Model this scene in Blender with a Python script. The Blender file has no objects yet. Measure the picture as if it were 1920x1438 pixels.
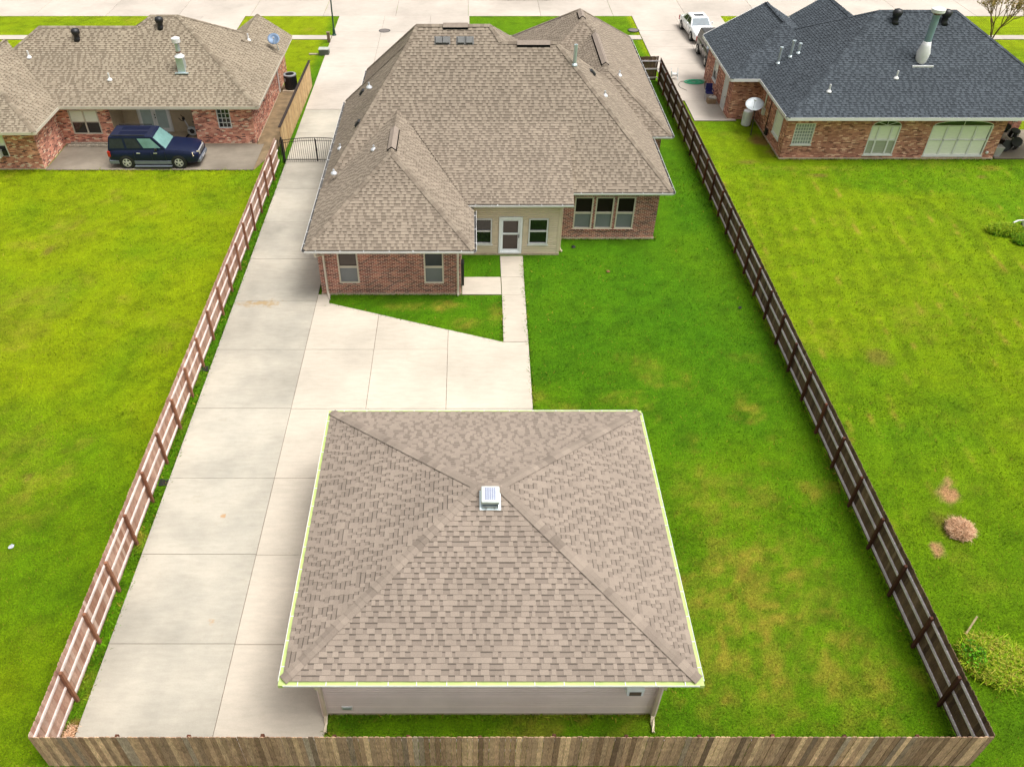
import bpy, math, random
import numpy as np
from mathutils import Vector, Matrix

random.seed(7)
RNG = np.random.default_rng(11)
SC = bpy.context.scene
COL = SC.collection
R = math.radians

# ------------------------------------------------------------------ camera
CX, CY, F = 878.0, 719.0, 1538.0          # principal point and focal length in photo pixels
PITCH = math.atan(1344 / 1538.0)
CAMH = 22.5
cam_d = bpy.data.cameras.new("camera")
cam = bpy.data.objects.new("camera", cam_d); COL.objects.link(cam)
cam.location = (0, 0, CAMH)
cam.rotation_euler = (math.pi / 2 - PITCH, 0, 0)
cam_d.sensor_fit = 'HORIZONTAL'; cam_d.sensor_width = 36.0
cam_d.lens = 36.0 * F / 1920.0
cam_d.shift_x = (960 - CX) / 1920.0
cam_d.clip_start = 0.1; cam_d.clip_end = 2000
SC.camera = cam

# ------------------------------------------------------------------ light
SUN_EL, SUN_AZ = 68.0, 104.0               # azimuth clockwise from +Y
wd = bpy.data.worlds.new("World"); SC.world = wd; wd.use_nodes = True
nt = wd.node_tree; nt.nodes.clear()
sky = nt.nodes.new("ShaderNodeTexSky"); sky.sky_type = 'NISHITA'; sky.sun_disc = False
sky.sun_elevation = R(SUN_EL); sky.sun_rotation = R(SUN_AZ)
sky.air_density = 1.0; sky.dust_density = 8.0; sky.ozone_density = 0.3
bgn = nt.nodes.new("ShaderNodeBackground"); bgn.inputs[1].default_value = 0.15
out = nt.nodes.new("ShaderNodeOutputWorld")
hs = nt.nodes.new("ShaderNodeHueSaturation"); hs.inputs["Saturation"].default_value = 0.10     # cloud cover: the sky's blue is mostly washed out
nt.links.new(sky.outputs[0], hs.inputs["Color"]); nt.links.new(hs.outputs[0], bgn.inputs[0]); nt.links.new(bgn.outputs[0], out.inputs[0])
sl = bpy.data.lights.new("sun", 'SUN'); sl.energy = 1.5; sl.angle = R(26); sl.color = (1, 0.96, 0.90)
so = bpy.data.objects.new("sun", sl); COL.objects.link(so)
sd = Vector((math.sin(R(SUN_AZ)) * math.cos(R(SUN_EL)), math.cos(R(SUN_AZ)) * math.cos(R(SUN_EL)), math.sin(R(SUN_EL))))
so.rotation_euler = sd.to_track_quat('Z', 'Y').to_euler(); so.location = (20, 30, 60)
SC.view_settings.view_transform = 'Standard'; SC.view_settings.look = 'None'
SC.view_settings.exposure = 0.36; SC.view_settings.gamma = 1; SC.view_settings.use_curve_mapping = False
try: SC.cycles.max_bounces = 5
except Exception: pass

# ------------------------------------------------------------------ pixel helpers
def G(x, y, z=0.0):
    a = PITCH + math.atan((y - CY) / F); H = CAMH - z
    Y = H / math.tan(a); D = H / math.sin(a) * math.cos(a - PITCH)
    return ((x - CX) * D / F, Y)
def ray(x, y):
    cp, sp = math.cos(PITCH), math.sin(PITCH)
    rx, ry = (x - CX) / F, (y - CY) / F
    return Vector((rx, cp - ry * sp, -sp - ry * cp))
CAM = Vector((0, 0, CAMH))
def onY(x, y, Y):
    d = ray(x, y); t = Y / d.y; p = CAM + d * t; return p.x, p.z
def onX(x, y, X):
    d = ray(x, y); t = X / d.x; p = CAM + d * t; return p.y, p.z
def onplane(x, y, P0, n):
    d = ray(x, y); t = (Vector(P0) - CAM).dot(n) / d.dot(n); return CAM + d * t

# ------------------------------------------------------------------ materials
def lin(c):
    return tuple(((v / 255) / 12.92 if v / 255 <= 0.04045 else ((v / 255 + 0.055) / 1.055) ** 2.4) for v in c)
def A(r, g, b, e=1.6):                     # photo colour seen under illumination e -> base colour
    return tuple(min(0.85, v / e) for v in lin((r, g, b)))
MATS = {}
class NT:
    def __init__(s, name):
        s.m = bpy.data.materials.new(name); s.m.use_nodes = True; s.t = s.m.node_tree
        s.b = s.t.nodes["Principled BSDF"]; MATS[name] = s.m
    def n(s, typ, **kw):
        nd = s.t.nodes.new(typ)
        for k, v in kw.items(): setattr(nd, k, v)
        return nd
    def l(s, a, b): s.t.links.new(a, b)
    def val(s, op, a, b=None):
        nd = s.n("ShaderNodeMath", operation=op)
        for i, v in enumerate((a, b)):
            if v is None: continue
            if isinstance(v, (int, float)): nd.inputs[i].default_value = v
            else: s.l(v, nd.inputs[i])
        return nd.outputs[0]
    def pos(s):
        return s.n("ShaderNodeNewGeometry").outputs["Position"]
    def noise(s, scale, detail=4, rough=0.55, vec=None, stretch=None):
        v = vec or s.pos()
        if stretch:
            mp = s.n("ShaderNodeMapping"); mp.inputs["Scale"].default_value = stretch; s.l(v, mp.inputs[0]); v = mp.outputs[0]
        nd = s.n("ShaderNodeTexNoise"); nd.inputs["Scale"].default_value = scale
        nd.inputs["Detail"].default_value = detail; nd.inputs["Roughness"].default_value = rough
        s.l(v, nd.inputs["Vector"]); return nd.outputs[0]
    def ramp(s, fac, stops, interp='LINEAR'):
        nd = s.n("ShaderNodeValToRGB"); cr = nd.color_ramp; cr.interpolation = interp
        while len(cr.elements) < len(stops): cr.elements.new(0.5)
        for e, (p, c) in zip(cr.elements, stops):
            e.position = p; e.color = (*c, 1) if len(c) == 3 else c
        s.l(fac, nd.inputs[0]); return nd.outputs[0]
    def mix(s, a, b, fac, blend='MIX'):
        nd = s.n("ShaderNodeMix", data_type='RGBA', blend_type=blend)
        for i, v in ((6, a), (7, b)):
            if isinstance(v, tuple): nd.inputs[i].default_value = (*v, 1)
            else: s.l(v, nd.inputs[i])
        if isinstance(fac, (int, float)): nd.inputs[0].default_value = fac
        else: s.l(fac, nd.inputs[0])
        return nd.outputs[2]
    def gray(s, v):
        nd = s.n("ShaderNodeCombineColor")
        for i in range(3): s.l(v, nd.inputs[i])
        return nd.outputs[0]
    def mapr(s, v, lo, hi, a=0.0, b=1.0):
        nd = s.n("ShaderNodeMapRange"); s.l(v, nd.inputs[0])
        for i, x in zip((1, 2, 3, 4), (a, b, lo, hi)): nd.inputs[i].default_value = x
        return nd.outputs[0]
    def bump(s, h, strength, dist=0.02):
        nd = s.n("ShaderNodeBump"); nd.inputs["Strength"].default_value = strength; nd.inputs["Distance"].default_value = dist
        s.l(h, nd.inputs["Height"]); s.l(nd.outputs[0], s.b.inputs["Normal"])
    def base(s, c):
        if isinstance(c, tuple): s.b.inputs["Base Color"].default_value = (*c, 1)
        else: s.l(c, s.b.inputs["Base Color"])
    def set(s, rough=0.8, metal=0.0, spec=0.5, coat=0.0):
        s.b.inputs["Roughness"].default_value = rough; s.b.inputs["Metallic"].default_value = metal
        s.b.inputs["Specular IOR Level"].default_value = spec; s.b.inputs["Coat Weight"].default_value = coat
        return s.m

def plain(name, col, rough=0.6, metal=0.0, spec=0.5, var=0.15, scale=3.0, rnd=0.0, coat=0.0, bump=0.0, stretch=None):
    if name in MATS: return MATS[name]
    m = NT(name); f = m.mapr(m.noise(scale, stretch=stretch), 1 - var, 1 + var, 0.3, 0.7)
    if rnd:
        oi = m.n("ShaderNodeObjectInfo"); f = m.val('MULTIPLY', f, m.mapr(oi.outputs["Random"], 1 - rnd, 1 + rnd))
    m.base(m.mix(col, m.gray(f), 1.0, 'MULTIPLY'))
    if bump: m.bump(m.noise(scale * 6), bump)
    return m.set(rough, metal, spec, coat)

def tinted(name, rough=0.92, grain=0.18, gscale=60.0, bump=0.25, patch=0.10):
    """base colour from the mesh's own 'tint' colours, with grain and weathering"""
    m = NT(name); at = m.n("ShaderNodeAttribute", attribute_name="tint")
    f = m.mapr(m.noise(gscale, 3, 0.7), 1 - grain, 1 + grain, 0.3, 0.7)
    f = m.val('MULTIPLY', f, m.mapr(m.noise(0.5, 5, 0.65), 1 - patch, 1 + patch, 0.3, 0.7))
    m.base(m.mix(at.outputs["Color"], m.gray(f), 1.0, 'MULTIPLY'))
    m.bump(m.noise(gscale, 3, 0.7), bump, 0.01)
    return m.set(rough, spec=0.25)

def brick_mat(name, cols, mortar, bw=0.215, bh=0.076, mw=0.055, mh=0.15, dirt=0.25):
    m = NT(name); sp = m.n("ShaderNodeSeparateXYZ"); m.l(m.pos(), sp.inputs[0])
    u = m.val('DIVIDE', m.val('ADD', sp.outputs[0], sp.outputs[1]), bw)
    v = m.val('DIVIDE', sp.outputs[2], bh)
    row = m.val('FLOOR', v)
    u2 = m.val('ADD', u, m.val('MULTIPLY', m.val('MODULO', m.val('ADD', row, 200.0), 2.0), 0.5))
    cell = m.val('FLOOR', u2)
    cv = m.n("ShaderNodeCombineXYZ"); m.l(cell, cv.inputs[0]); m.l(row, cv.inputs[1])
    wn = m.n("ShaderNodeTexWhiteNoise", noise_dimensions='2D'); m.l(cv.outputs[0], wn.inputs["Vector"])
    bc = m.ramp(wn.outputs[0], cols, 'CONSTANT')
    fu = m.val('SUBTRACT', u2, cell); fv = m.val('SUBTRACT', v, row)
    mask = m.val('MAXIMUM', m.val('LESS_THAN', fu, mw), m.val('LESS_THAN', fv, mh))
    c = m.mix(bc, mortar, mask)
    g = m.mapr(m.noise(1.3, 5), 1 - dirt, 1 + dirt * 0.6, 0.3, 0.7)
    g2 = m.mapr(m.noise(45, 2), 0.85, 1.15, 0.3, 0.7)
    m.base(m.mix(c, m.gray(m.val('MULTIPLY', g, g2)), 1.0, 'MULTIPLY'))
    m.bump(m.val('SUBTRACT', 1.0, mask), 0.5, 0.012)
    return m.set(0.9, spec=0.2)

def wood_mat(name, stops, grain=0.2, rough=0.85):
    m = NT(name); oi = m.n("ShaderNodeObjectInfo")
    c = m.ramp(oi.outputs["Random"], stops)
    f = m.mapr(m.noise(14, 5, 0.6, stretch=(6, 6, 0.45)), 1 - grain, 1 + grain, 0.3, 0.7)
    k = m.mapr(m.noise(3.0, 3, 0.6), 0.8, 1.15, 0.3, 0.7)
    kn = m.mapr(m.noise(9.0, 1), 1.0, 0.75, 0.68, 0.74)
    f = m.val('MULTIPLY', m.val('MULTIPLY', f, k), kn)
    m.base(m.mix(c, m.gray(f), 1.0, 'MULTIPLY'))
    m.bump(m.noise(30, 4, stretch=(6, 6, 0.4)), 0.3, 0.01)
    return m.set(rough, spec=0.2)

def concrete_mat(name, a, b, stain=(0.30, 0.24, 0.15), rnd=0.07, dark=0.2):
    m = NT(name); oi = m.n("ShaderNodeObjectInfo")
    c = m.mix(a, b, m.ramp(m.noise(0.35, 6, 0.62), [(0.36, (0, 0, 0)), (0.66, (1, 1, 1))]))
    c = m.mix(c, stain, m.mapr(m.noise(0.9, 6, 0.72), 0.0, 0.42, 0.62, 0.85))
    for sx_, sy_, rx_, ry_, sc in ((-9.72, 31.38, 1.05, .30, (.36, .22, .06)), (-8.6, 18.6, .10, .10, (.42, .2, .04)), (-8.0, 14.4, .12, .12, (.42, .2, .04)), (0.6, 21.3, 1.3, .5, (.42, .33, .18))):
        mp = m.n("ShaderNodeMapping", vector_type='POINT'); mp.inputs["Location"].default_value = (-sx_ / rx_, -sy_ / ry_, 0); mp.inputs["Scale"].default_value = (1 / rx_, 1 / ry_, 0); m.l(m.pos(), mp.inputs[0])
        ln = m.n("ShaderNodeVectorMath", operation='LENGTH'); m.l(mp.outputs[0], ln.inputs[0])
        q = m.val('ADD', ln.outputs["Value"], m.mapr(m.noise(3.5, 5, .7), -.9, .9, .3, .7)); c = m.mix(c, sc, m.mapr(q, .6, 0.0, .3, 1.0))
    f = m.mapr(m.noise(0.16, 5, 0.6), 1 - dark, 1.07, 0.32, 0.6)
    f = m.val('MULTIPLY', f, m.mapr(m.noise(5.0, 5, 0.7, stretch=(0.35, 1.4, 1)), 0.92, 1.06, 0.3, 0.7))
    f = m.val('MULTIPLY', f, m.mapr(m.noise(45, 3), 0.95, 1.05, 0.3, 0.7))
    f = m.val('MULTIPLY', f, m.mapr(oi.outputs["Random"], 1 - rnd, 1 + rnd * 0.4))
    m.base(m.mix(c, m.gray(f), 1.0, 'MULTIPLY'))
    m.bump(m.noise(60, 3), 0.15, 0.01)
    return m.set(0.88, spec=0.25)

M_SHINGLE = tinted("shingle")
M_CREAM = plain("cream_paint", A(238, 228, 208, 1.5), 0.5, var=0.07)
M_WHITE = plain("white_paint", A(240, 240, 238, 1.25), 0.45, var=0.05)
M_SOFFIT = plain("soffit", A(225, 215, 195, 1.5), 0.7, var=0.06)
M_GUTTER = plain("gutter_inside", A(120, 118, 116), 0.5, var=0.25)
M_POLLEN = plain("gutter_pollen", A(196, 216, 130, 1.35), 0.6, var=0.15, scale=2.0)
M_SIDING_G = plain("garage_siding", (0.80, 0.685, 0.63), 0.55, var=0.06, scale=1.2, rnd=0.07)
M_SIDING_M = plain("house_siding", A(196, 182, 158, 0.85), 0.55, var=0.06, scale=1.2, rnd=0.06)
M_TRIM_T = plain("tan_trim", A(205, 190, 165, 1.0), 0.5, var=0.06)
M_BLACK = plain("black_plastic", (0.012, 0.012, 0.014), 0.45, var=0.2)
M_MATTE = plain("matt_black", (0.006, 0.006, 0.006), 0.95, 0, 0.02, var=0.2)
M_DARK = plain("dark_metal", (0.035, 0.035, 0.037), 0.5, 0.4, var=0.2)
M_IRON = plain("black_iron", (0.012, 0.011, 0.010), 0.5, 0.3, var=0.2)
M_GALV = plain("galvanised", (0.52, 0.60, 0.62), 0.38, 0.55, var=0.12)
M_CHROME = plain("chrome", (0.62, 0.62, 0.64), 0.3, 0.5, var=0.05)
M_LEAD = plain("lead_boot", (0.55, 0.57, 0.6), 0.5, 0.2, var=0.15)
M_RUST = plain("rust", (0.16, 0.06, 0.025), 0.9, var=0.3, scale=20)
M_SLAB = plain("foundation", A(196, 178, 152, 1.2), 0.9, var=0.18, scale=4)
M_GLASS = plain("dark_glass", (0.012, 0.013, 0.014), 0.06, 0.0, 0.7, var=0.3, scale=0.7)
M_GLASSM = plain("matt_dark_glass", (0.016, 0.011, 0.010), 0.35, 0.0, 0.12, var=0.3, scale=0.7)
M_VENTG = plain("vent_grey", (0.15, 0.15, 0.145), 0.7, 0, 0.3, var=0.1)
M_GLASSB = plain("brown_glass", (0.045, 0.030, 0.024), 0.08, 0.0, 0.6, var=0.3, scale=0.6)
M_SCREEN = plain("insect_screen", (0.16, 0.17, 0.18), 0.35, 0, 0.5, var=0.12, scale=1.0)
M_BLIND = plain("window_blind", (0.80, 0.82, 0.70), 0.4, 0, 0.5, var=0.08, scale=2, stretch=(1, 1, 14))
M_BLINDD = plain("window_blind_dark", (0.36, 0.38, 0.30), 0.4, 0, 0.5, var=0.1, scale=2, stretch=(1, 1, 14))
M_GBLOCK = plain("glass_block", (0.30, 0.33, 0.33), 0.12, 0, 0.6, var=0.25, scale=9)
M_DOORW = plain("door_paint", A(222, 230, 236, 0.9), 0.4, var=0.05)
M_DOORP = plain("door_panel", A(176, 196, 196, 1.0), 0.25, var=0.06)
M_BEIGE = plain("beige_stucco", A(180, 165, 140, 0.9), 0.9, var=0.08)
M_BRICK_M = brick_mat("brick_main", [(0, A(128, 66, 56, 0.86)), (0.2, A(100, 52, 48, 0.86)), (0.45, A(146, 84, 70, 0.86)), (0.7, A(88, 46, 44, 0.86)), (0.88, A(160, 100, 84, 0.86))], A(206, 186, 168, 0.78), mw=0.07, mh=0.2)
M_BRICK_L = brick_mat("brick_left", [(0, A(188, 126, 106, 0.74)), (0.25, A(168, 106, 89, 0.74)), (0.5, A(199, 144, 123, 0.74)), (0.68, A(143, 86, 74, 0.74)), (0.8, A(223, 187, 164, 0.74)), (0.9, A(89, 59, 56, 0.74))], A(185, 151, 134, 0.74), mw=0.05, mh=0.16, dirt=0.3)
M_BRICK_R = brick_mat("brick_right", [(0, A(169, 116, 99, 0.74)), (0.3, A(152, 102, 88, 0.74)), (0.55, A(184, 134, 115, 0.74)), (0.78, A(115, 76, 67, 0.74)), (0.9, A(208, 167, 146, 0.74))], A(142, 109, 97, 0.74), mw=0.05, mh=0.16, dirt=0.25)
M_CONC = concrete_mat("driveway_concrete", A(222, 213, 195, 1.6), A(200, 194, 179, 1.6), dark=.28)
M_CONCW = concrete_mat("pad_concrete", A(234, 221, 202, 1.6), A(224, 213, 195, 1.6), dark=0.14)
M_ROAD = concrete_mat("street_concrete", A(230, 217, 203, 1.6), A(218, 207, 193, 1.6), dark=0.14)
M_PATIO = concrete_mat("patio_concrete", A(176, 164, 146, 1.5), A(150, 138, 122, 1.5), dark=0.35)
M_JOINT = plain("joint", A(118, 104, 86, 1.5), 0.95, var=0.3, scale=6)
M_DIRT = plain("dirt", A(150, 128, 96, 1.5), 0.95, var=0.4, scale=1.5, bump=0.5)
M_FENCE_B = wood_mat("weathered_pickets", [(0, A(108, 84, 68, 0.66)), (0.25, A(152, 122, 100, 0.66)), (0.5, A(122, 98, 82, 0.66)), (0.7, A(180, 148, 120, 0.66)), (0.86, A(88, 66, 54, 0.66)), (1, A(142, 124, 110, 0.66))], 0.55)
M_FENCE_L = wood_mat("tan_pickets", [(0, A(164, 126, 108, 1.0)), (0.4, A(188, 156, 138, 1.0)), (0.7, A(150, 112, 92, 1.0)), (1, A(196, 170, 154, 1.0))], 0.2)
M_POST_L = wood_mat("tan_post", [(0, A(122, 82, 62, 0.95)), (1, A(146, 104, 80, 0.95))], 0.2)
M_RAIL_L = wood_mat("pale_rail", [(0, A(222, 206, 200, 1.1)), (1, A(234, 220, 212, 1.1))], 0.12)
M_FENCE_R = wood_mat("dark_pickets", [(0, A(86, 68, 54, 0.8)), (0.4, A(104, 84, 66, 0.8)), (0.7, A(72, 56, 46, 0.8)), (1, A(116, 96, 78, 0.8))], 0.38)
M_POST_R = wood_mat("dark_post", [(0, A(62, 40, 30, 0.8)), (1, A(92, 56, 40, 0.8))], 0.2)
M_RAIL_R = wood_mat("grey_rail", [(0, A(206, 198, 200, 1.0)), (1, A(220, 212, 212, 1.0))], 0.14)
M_CEDAR = wood_mat("cedar_pickets", [(0, A(188, 158, 114, 1.0)), (0.5, A(204, 176, 130, 1.0)), (1, A(176, 142, 100, 1.0))], 0.12)
M_DKCAP = plain("dark_cap", A(52, 36, 28), 0.8, var=0.25, scale=8)

# ------------------------------------------------------------------ mesh builder
class MB:
    def __init__(s): s.v = []; s.f = []; s.t = []; s.tint = None
    def add(s, vs, fs):
        o = len(s.v); s.v.extend([tuple(p) for p in vs]); s.f.extend([tuple(i + o for i in q) for q in fs])
        if s.tint is not None: s.t.extend([s.tint] * len(vs))
        return s
    def quad(s, *p): return s.add(p, [tuple(range(len(p)))])
    def box(s, x0, y0, z0, x1, y1, z1):
        vs = [(x, y, z) for z in (z0, z1) for y in (y0, y1) for x in (x0, x1)]
        return s.add(vs, [(0, 2, 3, 1), (4, 5, 7, 6), (0, 1, 5, 4), (2, 6, 7, 3), (0, 4, 6, 2), (1, 3, 7, 5)])
    def bar(s, p0, p1, w, h, up=(0, 0, 1)):
        p0, p1 = Vector(p0), Vector(p1); d = (p1 - p0).normalized(); up = Vector(up)
        a = d.cross(up)
        if a.length < 1e-4: a = d.cross(Vector((0, 1, 0)))
        a.normalize(); b = a.cross(d)
        vs = [p + a * i * w / 2 + b * j * h / 2 for p in (p0, p1) for j in (-1, 1) for i in (-1, 1)]
        return s.add(vs, [(0, 2, 3, 1), (4, 5, 7, 6), (0, 1, 5, 4), (2, 6, 7, 3), (0, 4, 6, 2), (1, 3, 7, 5)])
    def tube(s, pts, r, n=8, cap=True):
        pts = [Vector(p) for p in pts]; rs = r if isinstance(r, (list, tuple)) else [r] * len(pts)
        rings = []
        prev = None
        for i, p in enumerate(pts):
            d = (pts[min(i + 1, len(pts) - 1)] - pts[max(i - 1, 0)])
            d = d.normalized() if d.length > 1e-9 else Vector((0, 0, 1))
            a = prev if prev is not None else (Vector((1, 0, 0)) if abs(d.x) < 0.9 else Vector((0, 1, 0)))
            a = (a - d * a.dot(d)).normalized(); prev = a; b = d.cross(a)
            rings.append([p + (a * math.cos(2 * math.pi * k / n) + b * math.sin(2 * math.pi * k / n)) * rs[i] for k in range(n)])
        vs = [q for rg in rings for q in rg]; fs = []
        for i in range(len(pts) - 1):
            for k in range(n):
                fs.append((i * n + k, i * n + (k + 1) % n, (i + 1) * n + (k + 1) % n, (i + 1) * n + k))
        if cap: fs += [tuple(range(n))[::-1], tuple((len(pts) - 1) * n + k for k in range(n))]
        return s.add(vs, fs)
    def lathe(s, prof, c, n=16, axis=(0, 0, 1), cap=True):
        """profile of (radius, height) about an axis through c"""
        ax = Vector(axis).normalized(); a = ax.orthogonal().normalized(); b = ax.cross(a); c = Vector(c)
        vs = [c + ax * h + (a * math.cos(2 * math.pi * k / n) + b * math.sin(2 * math.pi * k / n)) * r for r, h in prof for k in range(n)]
        fs = []
        for i in range(len(prof) - 1):
            for k in range(n):
                fs.append((i * n + k, i * n + (k + 1) % n, (i + 1) * n + (k + 1) % n, (i + 1) * n + k))
        if cap and prof[0][0] > 1e-4: fs.append(tuple(range(n))[::-1])
        if cap and prof[-1][0] > 1e-4: fs.append(tuple((len(prof) - 1) * n + k for k in range(n)))
        return s.add(vs, fs)
    def prism(s, poly, z0, z1):
        n = len(poly); vs = [(x, y, z0) for x, y in poly] + [(x, y, z1) for x, y in poly]
        fs = [tuple(range(n))[::-1], tuple(range(n, 2 * n))] + [(i, (i + 1) % n, n + (i + 1) % n, n + i) for i in range(n)]
        return s.add(vs, fs)
    def loft(s, rings, cap=True, closed=True):
        n = len(rings[0]); vs = [p for r in rings for p in r]; fs = []
        for i in range(len(rings) - 1):
            for k in range(n if closed else n - 1):
                fs.append((i * n + k, i * n + (k + 1) % n, (i + 1) * n + (k + 1) % n, (i + 1) * n + k))
        if cap: fs += [tuple(range(n))[::-1], tuple((len(rings) - 1) * n + k for k in range(n))]
        return s.add(vs, fs)
    def mesh(s, name, mats, smooth=False):
        me = bpy.data.meshes.new(name); me.from_pydata(s.v, [], s.f)
        for m in (mats if isinstance(mats, (list, tuple)) else [mats]): me.materials.append(m)
        if s.t:
            at = me.attributes.new("tint", 'FLOAT_COLOR', 'POINT')
            at.data.foreach_set("color", np.array([(*c, 1) for c in s.t], dtype=np.float32).ravel())
        if smooth: me.polygons.foreach_set("use_smooth", [True] * len(me.polygons))
        me.update(); return me
    def build(s, name, mats, parent=None, smooth=False, bevel=0.0):
        o = link(name, s.mesh(name, mats, smooth), parent)
        if bevel:
            b = o.modifiers.new("bevel", 'BEVEL'); b.width = bevel; b.segments = 2; b.limit_method = 'ANGLE'
        return o

def link(name, data, parent=None, mat=None):
    o = bpy.data.objects.new(name, data); COL.objects.link(o)
    if mat is not None: o.matrix_basis = mat
    if parent is not None:
        o.parent = parent
        # children are modelled in world space: undo the root's translation
        if parent.get("_world") and parent.parent is None and parent.type == 'EMPTY':
            o.matrix_parent_inverse = Matrix.Translation(-Vector(parent.location))
    if parent is not None and parent.get("_world"): o["_world"] = 1
    return o
def tag(o, label=None, cat=None, group=None, kind=None):
    for k, v in (("label", label), ("category", cat), ("group", group), ("kind", kind)):
        if v: o[k] = v
    return o
def thing(name, loc, label, cat, group=None, rz=0.0, world=True):
    o = bpy.data.objects.new(name, None); COL.objects.link(o); o.location = loc; o.rotation_euler = (0, 0, rz)
    o.empty_display_size = 0.3
    if world: o["_world"] = 1
    return tag(o, label, cat, group)
def copy_tree(o, parent=None):
    c = o.copy(); COL.objects.link(c); c.parent = parent
    for ch in list(o.children): copy_tree(ch, c)
    return c

# ------------------------------------------------------------------ value noise for lawn colouring
class VN:
    def __init__(s, seed): s.g = np.random.default_rng(seed).random((256, 256))
    def __call__(s, x, y):
        xi = np.floor(x).astype(int); yi = np.floor(y).astype(int); fx = x - xi; fy = y - yi
        fx = fx * fx * (3 - 2 * fx); fy = fy * fy * (3 - 2 * fy); g = s.g
        a = g[xi & 255, yi & 255]; b = g[(xi + 1) & 255, yi & 255]; c = g[xi & 255, (yi + 1) & 255]; d = g[(xi + 1) & 255, (yi + 1) & 255]
        return (a * (1 - fx) + b * fx) * (1 - fy) + (c * (1 - fx) + d * fx) * fy
def fbm(seed, x, y, scale, octs=4, gain=0.55):
    t = 0; amp = 1; n = 0
    for k in range(octs):
        t = t + VN(seed + k)(x * scale * 2 ** k + 17.3 * k, y * scale * 2 ** k + 5.1 * k) * amp; n += amp; amp *= gain
    return t / n
def sstep(a, b, x):
    t = np.clip((x - a) / (b - a), 0, 1); return t * t * (3 - 2 * t)

GREEN, LIME, DEEP = np.array(A(108, 152, 6, 1.5)), np.array(A(150, 170, 6, 1.5)), np.array(A(80, 134, 8, 1.5))
SAND = np.array(A(206, 160, 112, 1.5))
STRAW, BROWN = np.array(A(176, 162, 56, 1.5)), np.array(A(150, 116, 64, 1.5))
PATCH = [  # dry / bare spots seen in the lawns: x, y, radius x, radius y, strength, kind
    (9.6, 15.5, 2.6, 3.2, 0.8, 0), (8.2, 12.8, 2.4, 1.8, 0.7, 0), (11.2, 13.0, 1.6, 2.0, 0.6, 0), (9.0, 19.5, 2.2, 2.2, 0.45, 0),
    (-1.8, 31.2, 2.2, 0.45, 0.8, 0), (-0.2, 29.9, 0.9, 0.5, 0.6, 0), (1.3, 30.5, 0.4, 1.0, 0.6, 0),
    (18.6, 49.0, 1.1, 1.0, 0.9, 1), (18.8, 47.4, 0.9, 0.8, 0.7, 1), (16.9, 46.0, 0.9, 0.35, 0.5, 1), (20.3, 45.2, 5.0, 0.4, 0.4, 0), (20.6, 44.3, 0.8, 0.25, 0.6, 1),
    (31.0, 45.2, 1.0, 0.4, 0.6, 0), (30.0, 44.1, 0.5, 0.2, 0.7, 1), (17.8, 27.5, 0.6, 0.6, 0.5, 1), (20.5, 30.0, 1.2, 1.4, 0.3, 0),
    (-15.2, 14.6, 0.35, 0.3, 0.6, 1), (-15.6, 12.6, 0.3, 0.35, 0.6, 1), (-16.6, 10.9, 0.25, 0.4, 0.6, 1), (-16.2, 20.5, 0.3, 0.2, 0.5, 1), (-20.6, 32.0, 1.2, 0.8, 0.4, 0), (-21.5, 36, 0.4, 0.6, 0.5, 1),
    (-11.1, 10.9, 0.25, 0.5, 0.9, 1), (17.35, 19.6, .34, .36, 1.0, 2), (17.6, 20.3, .18, .16, .8, 2), (15.85, 17.2, .22, .42, 1.0, 2), (16.9, 18.2, .8, .8, .5, 1), (-17.5, 20.0, 2.5, 5, 0.25, 0), (-23, 30, 5, 4, 0.3, 0)]
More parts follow.
